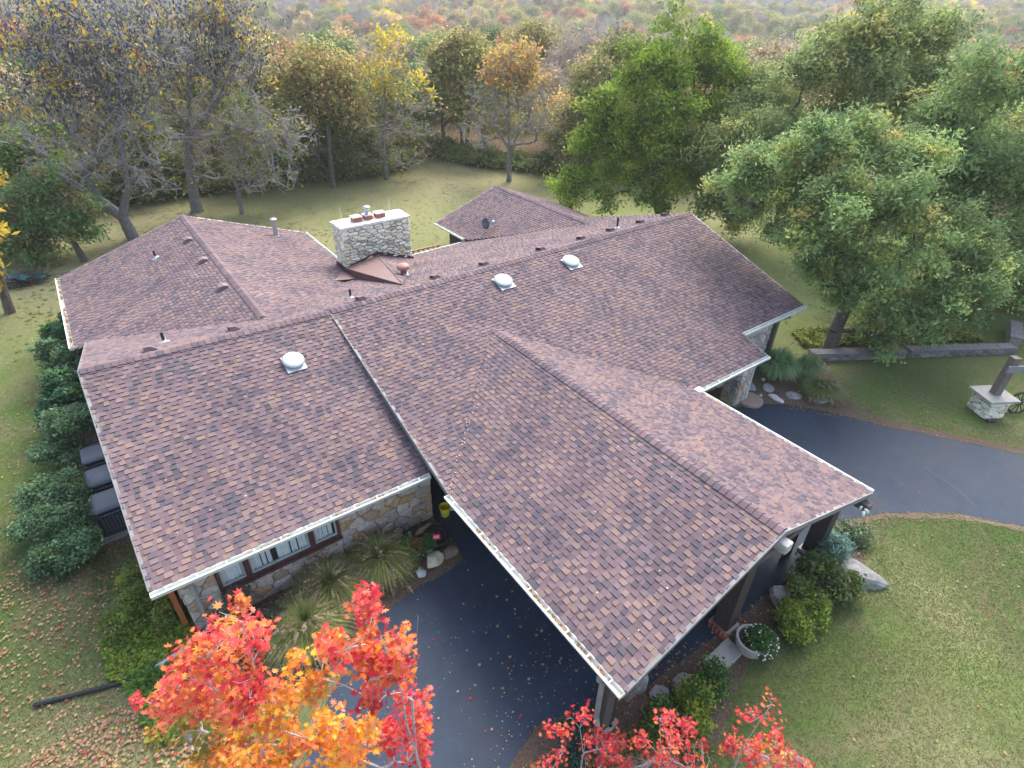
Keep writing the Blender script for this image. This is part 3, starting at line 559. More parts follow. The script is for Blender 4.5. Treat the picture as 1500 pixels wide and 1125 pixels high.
# wind-blown flecks caught in the valley of the carport roof
_r = random.Random(12); mb = MB()
for k in range(90):
    t_ = _r.random() ** .8; x, y = lerp(3.0, -1.5, t_) + _r.gauss(0, .05), lerp(-2.9, -7.2, t_) + _r.gauss(0, .05); z = max(z_fr(x, y), z_wl(x, y)) + .04; q = _r.uniform(.012, .03); a = _r.random() * 6.28
    mb.add([(x + q * math.cos(a + i * 1.57), y + q * math.sin(a + i * 1.57) * .7, z + _r.uniform(0, .01)) for i in range(4)], [(0, 1, 2, 3)], _r.choice([(.5, .38, .3), (.6, .45, .36), (.45, .25, .18)]))
for k in range(120):
    i, y = _r.choice([(z_fl, 0), (z_fr, 0), (z_wl, 1), (z_ll, 2)]), 0; zf, w_ = i
    x, y = {0: (_r.uniform(-8, 15), _r.uniform(-5.5, -.4)), 1: (_r.uniform(-1.2, 2.8), _r.uniform(-13.3, -7.4)), 2: (_r.uniform(-8.4, -3.4), _r.uniform(7.4, 14))}[w_]
    z = max(z_fl(x, y) if x < -1.5 else z_fr(x, y), z_wl(x, y) if -1.5 < x < 3 and y < x - 5.7 else -9) if w_ < 2 else z_ll(x, y); q = _r.uniform(.012, .028); a = _r.random() * 6.28; z += .035
    mb.add([(x + q * math.cos(a + i_ * 1.57), y + q * math.sin(a + i_ * 1.57) * .7, z + _r.uniform(0, .01)) for i_ in range(4)], [(0, 1, 2, 3)], _r.choice([(.55, .42, .3), (.6, .45, .2), (.45, .25, .18), (.62, .55, .48)]))
mb.obj('leaf_litter', MATS['litter'], house, kind='stuff')

# ---------------------------------------------------------------- ground, drive, beds
YARD = [(-60, -60), (-60, 8), (-40, 22), (-25, 31), (-13, 35), (-6, 35.3), (0, 34.5), (8.5, 34), (14.8, 32), (19, 34.5), (22.6, 44), (24.3, 44), (22.9, 36.5), (24.1, 31), (29, 23.5), (36, 16), (44, 6), (48, -10), (60, -60)]
def inside(X, Y, poly):
    r = np.zeros(X.shape, bool)
    for i in range(len(poly)):
        (x0, y0), (x1, y1) = poly[i], poly[(i + 1) % len(poly)]
        r ^= ((y0 > Y) != (y1 > Y)) & (X < (x1 - x0) * (Y - y0) / (y1 - y0 + 1e-12) + x0)
    return r
def sst(a, b, x): t = np.clip((x - a) / (b - a), 0, 1); return t * t * (3 - 2 * t)
def gz(x, y):
    x = np.asarray(x, float); y = np.asarray(y, float); r = np.hypot(x - 5, y)
    z = -13 * sst(48, 200, r) + 14 * sst(230, 420, r) + 34 * sst(420, 900, r)
    return z + sst(60, 200, r) * (3.5 * np.sin(x * .018 + 1.3) * np.cos(y * .015) + 2 * np.sin(x * .05 + y * .03))
ax = np.unique(np.concatenate([np.linspace(-1300, -60, 50), np.linspace(-60, 60, 121), np.linspace(60, 1300, 50)]))
GX, GY = np.meshgrid(ax, ax); GZ = gz(GX, GY)
nn = len(ax); idx = np.arange(nn * nn).reshape(nn, nn)
F = np.stack([idx[:-1, :-1], idx[:-1, 1:], idx[1:, 1:], idx[1:, :-1]], -1).reshape(-1, 4)
wood = 1 - inside(GX, GY, YARD).astype(float)
for _ in range(2): wood[1:-1, 1:-1] = (wood[1:-1, 1:-1] * 2 + wood[:-2, 1:-1] + wood[2:, 1:-1] + wood[1:-1, :-2] + wood[1:-1, 2:]) / 6
gm = bpy.data.materials.new('lawn_and_forest_floor'); nt, N, L, bs = nodes(gm)
at = N.new('ShaderNodeAttribute'); at.attribute_name = 'Col'; sp = N.new('ShaderNodeSeparateColor'); L.new(at.outputs['Color'], sp.inputs[0])
n1 = noise(nt, .22, 6, .62); n2 = noise(nt, 1.1, 6, .65); n3 = noise(nt, 34, 6, .8); n4 = noise(nt, .5, 5, .6)
base = ramp(nt, n1.outputs[0], [(.34, (.108, .125, .050)), (.47, (.085, .132, .036)), (.55, (.128, .134, .062)), (.66, (.072, .135, .030))])
pat = ramp(nt, n2.outputs[0], [(.42, (1.0, 1.0, 1.0)), (.60, (1.15, 1.07, 1.08)), (.72, (1.4, 1.18, 1.3))])
c = mixc(nt, 1.0, base.outputs[0], pat.outputs[0], 'MULTIPLY')
fine = ramp(nt, n3.outputs[0], [(.3, (.55, .55, .5)), (.5, (.95, .98, .95)), (.72, (1.4, 1.4, 1.35))]); c = mixc(nt, 1.0, c, fine.outputs[0], 'MULTIPLY'); n6 = noise(nt, 7, 5, .75); m6 = ramp(nt, n6.outputs[0], [(.32, (.68, .72, .66)), (.5, (1, 1, 1)), (.68, (1.3, 1.22, 1.2))])
bare = ramp(nt, n4.outputs[0], [(.60, (0, 0, 0)), (.70, (.75, .75, .75))])
ff = ramp(nt, n3.outputs[0], [(.3, (.06, .045, .03)), (.5, (.13, .095, .06)), (.7, (.19, .14, .09))])
c = mixc(nt, bare.outputs[0], c, (.18, .145, .095)); c = mixc(nt, sp.outputs[1], c, (.38, .32, .19)); c = mixc(nt, sp.outputs[2], c, (.225, .26, .095)); c = mixc(nt, sp.outputs[0], c, ff.outputs[0])
c = mixc(nt, 1.0, c, m6.outputs[0], 'MULTIPLY'); L.new(c, bs.inputs['Base Color']); bs.inputs['Roughness'].default_value = .95; bs.inputs['Specular IOR Level'].default_value = .1; bump(nt, bs, n3.outputs[0], .7, .03)
def spot(x, y, r, s=1): return s * np.exp(-((GX - x) ** 2 + (GY - y) ** 2) / (r * r))
brown = np.clip(.42 * sst(10, 20, GY) + spot(23, 40, 3.5, .8) + spot(21, 33, 3.5, .6) + spot(17, 25, 5, .35) + spot(22, 26, 4, .3) + spot(-5, 30, 4, .7) + spot(-9, 22, 2.5, .35) + spot(-10.5, -7.5, 2.2, .5) + spot(30, 8, 4, .4) + spot(4.2, -18, 1.3, .4) + spot(8.6, -15, 1, .35) + spot(8.2, -16.6, .8, .4) + spot(-10.2, -2, .9, .4), 0, .85)
green = np.clip(.3 * sst(8, 18, GY) + spot(17, 17, 5, .5) + spot(26, 12, 4, .6) + spot(22, -2, 5, .6) + spot(7, -17.3, 1.3, .5) + spot(9, -15.8, .9, .3) + spot(21.5, -14.5, 1.5, .5) + spot(24, 1, 5, .5), 0, .7)
cc = np.zeros((nn * nn, 3)); cc[:, 0] = np.clip(wood * 1.4 - .2, 0, 1).ravel(); cc[:, 1] = (brown * (1 - wood)).ravel(); cc[:, 2] = (green * (1 - wood)).ravel()
link('ground', mesh_np('ground', np.stack([GX.ravel(), GY.ravel(), GZ.ravel()], 1), F, gm, cc, True), kind='structure')

def edge_noise(poly, amp, step=.25, seed=1):
    r = random.Random(seed); out = []
    for i in range(len(poly)):
        a, b = Vector(poly[i]), Vector(poly[(i + 1) % len(poly)]); n = max(1, int((b - a).length / step)); d = (b - a).normalized(); w = Vector((-d.y, d.x))
        for k in range(n): q = a.lerp(b, k / n) + (w * r.uniform(-amp, amp) if k else Vector((0, 0))); out.append((q.x, q.y))
    return out
def smooth_poly(poly, it=2):
    for _ in range(it):
        poly = [q for i in range(len(poly)) for q in ((lerp(poly[i][0], poly[(i + 1) % len(poly)][0], .25), lerp(poly[i][1], poly[(i + 1) % len(poly)][1], .25)), (lerp(poly[i][0], poly[(i + 1) % len(poly)][0], .75), lerp(poly[i][1], poly[(i + 1) % len(poly)][1], .75)))]
    return poly
DRIVE = [(-1.14, -5.3), (-1.2, -6.9), (-1.26, -7.35), (-1.75, -7.5), (-3.04, -7.5), (-4.19, -7.65), (-5.3, -8.4), (-6.4, -9.5), (-8.2, -11.5), (-11, -15), (-15, -20), (-10.5, -20), (-6.2, -13.9), (-4.6, -12.75), (-3.33, -12.5), (-2.43, -12.2), (-1.49, -12.45), (-.76, -12.75), (.12, -12.99), (2.72, -13.13), (5.67, -13.19), (6.81, -13.13), (7.7, -12.87), (9.22, -13.02), (10.66, -13.6), (12.44, -14.9), (13.6, -16.4), (15.2, -19.5), (17, -24), (27, -24), (21.5, -19.5), (17.64, -15.14), (16.57, -13.31), (15.3, -11.43), (14.17, -9.35), (13.2, -8.2), (12.2, -7.5), (11.4, -7.3), (11.3, -5.31), (8.2, -5.31), (8.2, -3.31), (-1.14, -3.31)]
asp = bpy.data.materials.new('sealed_asphalt'); nt, N, L, bs = nodes(asp)
n1 = noise(nt, .7, 5, .6); n2 = noise(nt, 60, 3, .7); n5 = noise(nt, 2.6, 4, .7)
r1 = ramp(nt, n1.outputs[0], [(.3, (.018, .031, .054)), (.5, (.025, .041, .068)), (.7, (.032, .050, .080))]); r2 = ramp(nt, n2.outputs[0], [(.3, (.7, .7, .7)), (.62, (1.15, 1.15, 1.15)), (.78, (2.1, 2.1, 2.0))])
c = mixc(nt, 1.0, r1.outputs[0], r2.outputs[0], 'MULTIPLY')
r5 = ramp(nt, n5.outputs[0], [(.35, (.85, .85, .85)), (.65, (1.12, 1.1, 1.08))]); c = mixc(nt, 1.0, c, r5.outputs[0], 'MULTIPLY')
L.new(c, bs.inputs['Base Color']); r6 = ramp(nt, n1.outputs[0], [(.3, (.5,) * 3), (.7, (.68,) * 3)]); L.new(r6.outputs[0], bs.inputs['Roughness']); bs.inputs['Specular IOR Level'].default_value = .22; bump(nt, bs, n2.outputs[0], .35, .006)
dp = edge_noise(DRIVE, .035); MB().prism(dp, -.05, .013).obj('driveway', asp, kind='structure')
# hairline cracks in the left apron
ck = MB()
for pts in ([(14.35, -11.0), (14.45, -11.6), (14.2, -12.2), (14.3, -12.9), (13.9, -13.6), (13.75, -14.4), (13.3, -15.2)], [(-3.9, -8.3), (-3.2, -9.1), (-3.3, -10.0), (-2.4, -10.9), (-2.6, -11.8)], [(-3.2, -9.1), (-2.2, -9.3), (-1.5, -8.9)], [(9.6, -9.2), (10.4, -10.1), (10.3, -11.2), (11.2, -12.3)], [(16.2, -15.6), (15.0, -16.0), (14.2, -17.2)]):
  for i in range(len(pts) - 1):
    a, b = Vector(pts[i]), Vector(pts[i + 1]); d = (b - a).normalized(); w = Vector((-d.y, d.x)) * (.018 if len(pts) == 7 else .007)
    ck.add([(*(a - w), .017), (*(b - w), .017), (*(b + w), .017), (*(a + w), .017)], [(0, 1, 2, 3)])
tag(ck.obj('drive_crack', M('crack_tar', (.012, .012, .014), None, 6, .5, 0)), kind='structure')
mulch_m = M('mulch', (.20, .135, .09), (.08, .06, .045), 16, .95, 1.0, .03)
def bed(name, poly, z0=.006, seed=1): return MB().prism(edge_noise(smooth_poly(poly, 1), .05, .2, seed), -.05, z0).obj(name, mulch_m, kind='structure')
BEDS = [[(-8.2, -5.2), (-8.2, -6.6), (-7.4, -8.3), (-5.6, -8.5), (-4.2, -7.7), (-2.9, -7.55), (-1.2, -7.5), (-1.0, -5.2)],
        [(11.2, -7.1), (12.2, -7.5), (13.2, -8.25), (14.2, -9.5), (15.4, -11.6), (16.7, -13.5), (18.0, -15.5), (18.3, -15.3), (17.5, -13.9), (15.9, -11.5), (15.3, -9.6), (17.6, -7.9), (16.5, -5.9), (11.2, -5.9)],
        [(-4.6, -12.7), (-3.3, -12.45), (-2.4, -12.15), (-1.4, -12.4), (2.7, -13.1), (6.0, -13.15), (7.8, -12.8), (8.7, -13.2), (8.3, -14.3), (6.6, -14.3), (4.2, -13.95), (2.0, -14.2), (1.0, -14.7), (-1.2, -15.0), (-3.4, -14.4)],
        [(-9.6, -3.5), (-9.6, 3.2), (-10.4, 10), (-9.5, 12.4), (-7.9, 12.4), (-7.9, -3.5)]]
for i, b in enumerate(BEDS): bed('mulch_bed', b, .006 + i * .0007, i)
def in_any(x, y, polys): return np.any([inside(x, y, p) for p in polys], axis=0)

def strip_of(path, w):
    L_, R_ = [], []
    for i, p in enumerate(path):
        a, b = Vector(path[max(i - 1, 0)]), Vector(path[min(i + 1, len(path) - 1)]); d = (b - a).normalized(); n_ = Vector((d.y, -d.x)); L_.append(tuple(Vector(p) - n_ * .1)); R_.append(tuple(Vector(p) + n_ * w))
    return L_ + R_[::-1]
verge_m = M('worn_verge', (.24, .17, .10), (.13, .11, .06), 14, .95, 1.0, .02)
for i_, (pth, w_) in enumerate([([(7.7, -12.87), (9.22, -13.02), (10.66, -13.6), (12.44, -14.9), (13.6, -16.4), (15.2, -19.5)], .22), ([(-14.5, -19.4), (-11, -15), (-8.2, -11.5), (-6.4, -9.5), (-5.3, -8.4)], -.2)]):
    q_ = strip_of(pth, w_); MB().prism(edge_noise(q_, .05, .2, 40 + i_), -.05, .0095 + i_ * .0006).obj('verge', verge_m, kind='structure')
# ---- vectorised leaf-shaped faces
def quads(ctr, size, el=1.6, upb=.3, col=None, fold=.25, rng=NR, droop=0):
    n = len(ctr); d = rng.normal(size=(n, 3)); d[:, 2] = d[:, 2] * (1 - upb) - droop; d /= np.linalg.norm(d, axis=1)[:, None]
    nr = rng.normal(size=(n, 3)); nr[:, 2] = np.abs(nr[:, 2]) + upb * 2; s = np.cross(d, nr); s /= np.linalg.norm(s, axis=1)[:, None] + 1e-9; u = np.cross(s, d)
    sz = (size * rng.uniform(.65, 1.3, n))[:, None] if np.isscalar(size) else size[:, None]
    a = ctr - d * sz * el * .5; b = ctr + s * sz * .5 - u * sz * fold * .5; c = ctr + d * sz * el * .5; e = ctr - s * sz * .5 - u * sz * fold * .5
    V = np.stack([a, b, c, e], 1).reshape(-1, 3); F = np.arange(4 * n).reshape(n, 4); C = np.repeat(col, 4, axis=0) if col is not None else None
    return V, F, C
def palette(n, pal, rng=NR, var=.25):
    p = np.array([x[0] for x in pal]); w = np.array([x[1] for x in pal], float); w /= w.sum()
    c = p[rng.choice(len(p), n, p=w)]; return c * (1 + (rng.random((n, 1)) - .5) * 2 * var)
def ball(n, rng=NR, shell=.0):
    v = rng.normal(size=(n, 3)); v /= np.linalg.norm(v, axis=1)[:, None]; r = rng.uniform(shell, 1, n) ** (1 / 2.2); return v * r[:, None]
def tubes_np(P, Q, rp, rq, n=5):
    """independent tapered tubes as one vertex/face set"""
    D = Q - P; L = np.linalg.norm(D, axis=1)[:, None] + 1e-9; D = D / L; H = np.where(np.abs(D[:, 2:3]) < .9, np.array([[0, 0, 1.]]), np.array([[1., 0, 0]]))
    U = np.cross(D, H); U /= np.linalg.norm(U, axis=1)[:, None]; W = np.cross(D, U); k = len(P); a = np.arange(n) * 2 * np.pi / n
    ring = U[:, None] * np.cos(a)[None, :, None] + W[:, None] * np.sin(a)[None, :, None]
    V = np.concatenate([P[:, None] + ring * rp[:, None, None], Q[:, None] + ring * rq[:, None, None]], 1).reshape(-1, 3)
    b = np.arange(k)[:, None] * 2 * n; i = np.arange(n)[None]; j = (i + 1) % n
    F = np.stack([b + i, b + j, b + n + j, b + n + i], -1).reshape(-1, 4); return V, F
def skeleton(trunks, tips, rng, r_tip=.012, power=.46, wob=.12, bow=.12, seg=1.0, rmax=None, up=.25):
    """trunks: list of polylines (each starts at the root or on another); tips (k,3). returns edges P,Q,rp,rq"""
    pos = []; par = []
    def addn(p, q): pos.append(np.array(p, float)); par.append(q); return len(pos) - 1
    root = addn(trunks[0][0], -1)
    for tr in trunks:
        d = [np.linalg.norm(pos[i] - np.array(tr[0])) for i in range(len(pos))]; cur = int(np.argmin(d))
        for a, b in zip(tr[:-1], tr[1:]):
            a, b = np.array(a, float), np.array(b, float); m = max(1, int(np.linalg.norm(b - a) / .8))
            for k in range(1, m + 1): cur = addn(a + (b - a) * k / m + rng.normal(size=3) * wob * .3, cur)
    base = pos[0]; order = np.argsort(np.linalg.norm(tips - base, axis=1) * rng.uniform(.9, 1.1, len(tips)))
    cap = len(pos) + len(tips) * 12; A = np.zeros((cap, 3)); A[:len(pos)] = pos; nlen = len(pos); par = par + [0] * (cap - nlen); isroot = np.zeros(cap); 
    lowcut = base[2] + (np.array(trunks[0][-1])[2] - base[2]) * .45
    for t in order:
        p = tips[t]; B = A[:nlen]; v = p - B; dd = np.linalg.norm(v, axis=1) + np.clip(B[:, 2] - p[2], 0, None) * .8 + np.where(B[:, 2] < lowcut, 3.0, 0)
        i = int(np.argmin(dd)); q = B[i]; L = np.linalg.norm(p - q); m = min(10, max(1, int(L / seg) + 1)); cur = i
        off = rng.normal(size=3) * wob * L; 
        for k in range(1, m + 1):
            s = k / m; w = math.sin(math.pi * s); A[nlen] = q + (p - q) * s + off * w * .6 + np.array([0, 0, up * bow * L * w]) + rng.normal(size=3) * .03 * (k < m); par[nlen] = cur; cur = nlen; nlen += 1
            if nlen >= cap - 1: break
        if nlen >= cap - 1: break
    cnt = np.zeros(nlen); ch = np.zeros(nlen)
    for i in range(nlen):
        if par[i] >= 0: ch[par[i]] += 1
    cnt[ch == 0] = 1
    for i in range(nlen - 1, 0, -1): cnt[par[i]] += cnt[i]
    rad = r_tip * cnt ** power
    if rmax: rad *= 1; sc = rmax / rad[0]; rad = np.where(rad > .03, .03 + (rad - .03) * max(0, (rmax - .03) / max(rad[0] - .03, 1e-6)), rad)
    I = np.arange(1, nlen); Pp = np.array(par[1:nlen]); P = A[Pp]; Q = A[I]
    rp = np.minimum(rad[Pp], rad[I] * 1.25); rp = np.where(Pp == 0, rad[0] * 1.25, rp)
    return P, Q, rp, rad[I]
def crown_tips(blobs, n, rng, shell=.25, sub=0):
    if sub:
        nb = []
        for x, y, z, r in blobs:
            d = rng.normal(size=(sub, 3)); d[:, 2] += .35; d /= np.linalg.norm(d, axis=1)[:, None]; q = d * r * rng.uniform(.45, 1.0, (sub, 1)) + np.array([x, y, z]); nb += [(*p, r * rng.uniform(.30, .56)) for p in q]
        blobs = nb; shell = .0
    w = np.array([b[3] ** 2 for b in blobs]); w /= w.sum(); k = rng.choice(len(blobs), n, p=w); B = np.array(blobs, float)
    return B[k, :3] + ball(n, rng, shell) * B[k, 3:4] * np.array([1, 1, .9])
def leaves_of(tips, per, spread, size, pal, rng, el=1.7, droop=.1, upb=.3, clumpvar=.38, flat=.7):
    n = len(tips); k = max(1, per); c = np.repeat(tips, k, 0) + rng.normal(size=(n * k, 3)) * spread * np.array([1, 1, flat])
    cl = np.repeat(palette(n, pal, rng, clumpvar), k, 0); cl = cl * (1 + (rng.random((n * k, 1)) - .5) * .35)
    return quads(c, size, el, upb, cl, rng=rng, droop=droop)
def tree(name, base, trunks, blobs, nt, per, spread, size, pal, rmax, label, bark=bark_m, group=None, seed=1, shell=.25, tip=.012, twigs=0, bare=False, crown='crown', droop=.1, cat='tree', extra=None, el=1.7, objcolor=None, flat=.7, sub=0):
    rng = np.random.default_rng(seed); b = np.array(base, float); t = thing(name, tuple(base), label, cat, group)
    trunks = [[tuple(np.array(p) - b) for p in tr] for tr in trunks]; bl = [(x - b[0], y - b[1], z - b[2], r) for x, y, z, r in blobs]
    tips = crown_tips(bl, nt, rng, shell, sub); tips = tips[tips[:, 2] > .3]
    P, Q, rp, rq = skeleton(trunks, tips, rng, tip, rmax=rmax)
    if twigs:      # short side twigs round every tip
        m = len(tips) * twigs; c = np.repeat(tips, twigs, 0); dr = rng.normal(size=(m, 3)); dr[:, 2] += .25; dr /= np.linalg.norm(dr, axis=1)[:, None]
        st = c + rng.normal(size=(m, 3)) * .1; en = st + dr * rng.uniform(.25, .85, (m, 1)); V2, F2 = tubes_np(st, en, np.full(m, tip * .75), np.full(m, tip * .3), 3)
    V, F = tubes_np(P, Q, rp, rq, 6)
    thick = rq > .05
    big = np.repeat(thick, 6)
    link('trunk', mesh_np('trunk', V, F[big], barkd_m if bark is barkg_m else bark, None, True), t)
    sm = mesh_np('branches', V, F[~big], bark, None, False); link('branches', sm, t, kind='stuff')
    if twigs: link('twigs', mesh_np('twigs', V2, F2, bark), t, kind='stuff')
    if per:
        lv = leaves_of(tips, per, spread, size, pal, rng, el, droop, flat=flat); co = link(crown, mesh_np(crown, lv[0], lv[1], leaf_m, lv[2]), t, kind='stuff')
        if objcolor: co.color = (*objcolor, 1)
    if extra: extra(t, tips, rng)
    return t

# ---------------------------------------------------------------- trees near the house
BL = {}
BL['walnut']=((26, 9.4, 0),[(25.17, 10.02, 10.23, 2.73), (28.87, 9.75, 8.95, 2.46), (23.84, 11.02, 8.69, 2.15), (22.65, 11.91, 6.67, 2.44), (23.32, 8.91, 6.27, 2.56), (27.73, 8.1, 5.98, 2.68), (21.38, 12.87, 4.74, 1.82), (20.95, 13.19, 2.95, 1.31), (24.02, 10.89, 3.94, 2.07), (26.31, 9.17, 3.33, 2.32), (28.82, 7.28, 3.84, 2.54), (22.37, 9.63, 5.64, 1.94), (23.3, 7.68, 3.21, 1.31), (21.82, 11.29, 2.12, 0.93), (20.43, 13.59, 2.25, 1.04)])
BL['pecan']=((19.1, -7, 0),[(16.39, -4.96, 8.36, 1.45), (17.61, -5.88, 8.52, 1.57), (19.3, -7.15, 7.8, 1.6), (16.15, -4.79, 6.65, 1.23), (15.46, -6.77, 7.01, 1.64), (17.22, -8.09, 6.55, 1.53), (17.29, -5.64, 4.67, 1.29), (18.04, -7.46, 4.22, 1.68), (21.0, -8.43, 3.86, 1.76), (16.86, -2.82, 7.48, 1.44), (16.28, -2.38, 6.89, 1.32), (21.36, -9.94, 3.09, 1.44), (20.29, -9.15, 2.08, 1.33), (16.63, -5.15, 5.54, 1.13), (22.86, -9.82, 4.54, 1.44), (20.28, -7.88, 1.54, 1.08), (24.08, -8.24, 5.33, 1.51)])
BL['backR1']=((32, 1, 0),[(27.31, 4.52, 6.99, 2.46), (28.92, 3.31, 8.52, 2.8), (31.08, 1.69, 10.0, 2.93), (33.45, -0.09, 10.4, 2.72), (32.12, 0.91, 11.71, 2.28), (30.1, 2.43, 11.33, 1.91), (26.7, 4.98, 5.0, 2.54), (27.96, 4.03, 2.06, 1.99), (26.47, 5.15, 2.46, 1.76), (29.87, 2.6, 5.89, 2.51), (34.95, -1.22, 8.67, 2.4)])
BL['backR2']=((30, -8, 0),[(27.5, -6.12, 10.07, 2.16), (28.5, -6.88, 10.64, 1.83), (27.13, -5.85, 8.33, 2.24), (29.26, -7.44, 7.47, 2.6), (29.06, -7.3, 5.19, 2.72), (31.09, -8.82, 4.21, 2.77), (29.26, -7.45, 2.33, 2.15), (31.71, -9.28, 0.45, 2.23), (33.21, -10.41, -0.32, 2.26), (27.37, -6.03, 6.14, 1.67)])
BL['ta']=((-7.8, 23.8, 0),[(-8.72, 24.49, 3.27, 1.52), (-7.75, 23.76, 2.53, 1.15), (-10.21, 25.61, 1.68, 1.56), (-6.94, 23.16, 2.17, 0.85), (-9.23, 24.88, 0.9, 1.38), (-11.14, 26.31, 0.01, 1.4), (-7.19, 23.35, 3.32, 0.95), (-10.86, 26.1, 2.45, 1.54), (-8.21, 24.11, 4.76, 0.92)])
BL['tb']=((-11.4, 18.2, 0),[(-9.02, 16.41, 7.1, 0.64), (-8.7, 16.18, 6.69, 0.35), (-9.95, 17.11, 4.42, 0.68), (-10.64, 17.63, 3.12, 0.79), (-10.89, 17.82, 1.75, 0.65), (-10.52, 17.54, 5.32, 1.51), (-10.89, 17.82, 3.76, 1.25)])
BL['tc']=((-4.9, 26.4, 0),[(-4.67, 26.23, 6.15, 2.39), (-6.47, 27.58, 6.47, 2.37), (-6.45, 27.56, 9.28, 2.64), (-3.81, 25.58, 10.01, 2.61), (-1.75, 24.03, 11.02, 2.56), (-4.2, 25.87, 11.59, 2.17), (-6.25, 27.41, 11.54, 2.17), (-3.19, 25.12, 7.99, 2.31), (-3.04, 25.0, 3.87, 1.65), (-5.46, 26.82, 4.6, 2.04), (-8.57, 29.16, 6.78, 1.97), (-3.07, 25.02, 6.19, 1.99), (-7.76, 28.55, 4.54, 1.63)])
BL['td']=((-0.3, 30.1, 0),[(2.14, 28.27, 10.71, 2.54), (3.96, 26.9, 9.64, 2.58), (0.31, 29.64, 8.78, 2.62), (2.7, 27.84, 6.85, 2.69), (-0.13, 29.97, 5.52, 2.29), (4.72, 26.33, 6.07, 2.27), (5.02, 26.1, 3.46, 1.88), (3.42, 27.3, 2.96, 1.9), (0.85, 29.23, 3.35, 1.89), (-0.15, 29.99, 11.01, 2.53), (2.87, 27.72, 12.5, 2.06), (3.99, 26.88, 11.47, 2.09), (6.42, 25.05, 5.26, 1.38)])
BL['te']=((2.2, 27.9, 0),[(2.97, 27.32, 3.92, 1.63), (4.14, 26.45, 5.25, 1.6), (2.75, 27.48, 5.64, 1.36)])
BL['tg']=((15.1, 31, 0),[(15.51, 30.69, 8.47, 2.41), (17.13, 29.47, 7.07, 2.45), (14.03, 31.81, 6.49, 2.74), (16.22, 30.16, 9.42, 2.12), (15.22, 30.91, 5.01, 2.79), (17.45, 29.23, 5.07, 2.23), (12.82, 32.71, 7.44, 2.17), (16.41, 30.01, 2.94, 2.29), (14.12, 31.74, 2.88, 2.29), (11.32, 33.84, 5.93, 2.21)])
BL['ti']=((23.6, 24.7, 0),[(23.49, 24.78, 7.22, 2.18), (25.01, 23.64, 7.25, 1.91), (21.96, 25.93, 6.19, 1.93), (24.18, 24.26, 5.23, 2.51), (25.97, 22.92, 5.28, 1.67), (21.5, 26.28, 4.12, 1.69), (23.05, 25.11, 8.17, 1.88), (24.32, 24.16, 9.15, 1.6)])
BL['M1']=((-6.9, -12, 0),[(-6.86, -12.03, 7.82, 0.11), (-6.95, -11.84, 7.35, 0.22), (-7.15, -11.56, 6.7, 0.38), (-7.51, -11.17, 5.89, 0.55), (-7.02, -11.91, 6.82, 0.37), (-8.11, -10.72, 5.26, 0.38), (-7.48, -11.56, 5.7, 0.54), (-6.99, -12.06, 6.25, 0.34), (-8.14, -10.32, 3.88, 0.53)])
BL['M2']=((-5.5, -12.7, 0),[(-5.61, -12.62, 7.64, 0.16), (-5.69, -12.43, 7.05, 0.24), (-5.99, -12.33, 6.55, 0.39), (-5.53, -12.43, 6.08, 0.37), (-5.3, -12.6, 6.25, 0.27), (-6.35, -12.06, 5.9, 0.36), (-5.8, -12.47, 5.59, 0.46), (-5.24, -12.52, 5.24, 0.24), (-6.61, -11.87, 4.63, 0.59), (-7.26, -11.63, 4.43, 0.59), (-5.31, -12.34, 3.42, 0.39), (-7.74, -11.27, 3.98, 0.61), (-6.17, -12.57, 4.72, 0.48), (-6.72, -12.28, 5.81, 0.44)])
BL['M3']=((-2.4, -13.6, 0),[(-2.53, -13.5, 2.46, 0.27), (-2.86, -13.25, 2.06, 0.25), (-2.15, -13.79, 1.44, 0.39), (-2.41, -13.59, 0.57, 0.55), (-2.93, -13.2, -0.07, 0.85)])
BL['M4']=((-1.3, -14.5, 0),[(-1.48, -14.37, 3.0, 0.22), (-1.23, -14.55, 2.41, 0.37), (-1.41, -14.41, 1.89, 0.38), (-0.93, -14.78, 1.38, 0.46), (-0.53, -15.08, 0.83, 0.54), (-1.49, -14.36, 0.77, 0.54)])
BL['M5']=((-0.1, -15.4, 0),[(-0.03, -15.45, 3.3, 0.18), (-0.05, -15.44, 2.72, 0.27), (0.24, -15.66, 2.24, 0.35), (-0.03, -15.46, 1.57, 0.41), (0.58, -15.91, 1.18, 0.42), (1.06, -16.27, 0.93, 0.29)])
G1 = [((0.21, 0.315, 0.0347), 5), ((0.288, 0.397, 0.0495), 4), ((0.145, 0.233, 0.0297), 3), ((0.379, 0.43, 0.0594), 1.5)]
G2 = [((0.25, 0.364, 0.131), 5), ((0.325, 0.436, 0.161), 4), ((0.183, 0.282, 0.108), 3), ((0.46, 0.492, 0.138), 1.3), ((0.499, 0.418, 0.138), .5)]
def bt(k): return BL[k][1]
tree('walnut_tree', (26, 9.4, 0), [[(26, 9.4, 0), (25.6, 9.8, 1.6), (25.3, 10, 3.5), (25.2, 10, 7), (25.2, 10, 10)], [(25.6, 9.8, 1.6), (27.5, 9, 3.0), (28.9, 8.5, 5)], [(25.3, 10, 3), (23, 10.8, 4.2), (21.8, 11.5, 4.5)]], bt('walnut'), 900, 80, .34, .115, G1, .42,
     'tall bright green walnut tree standing just behind the far end of the roof', seed=3, droop=.6, el=2.5, tip=.012, sub=9)
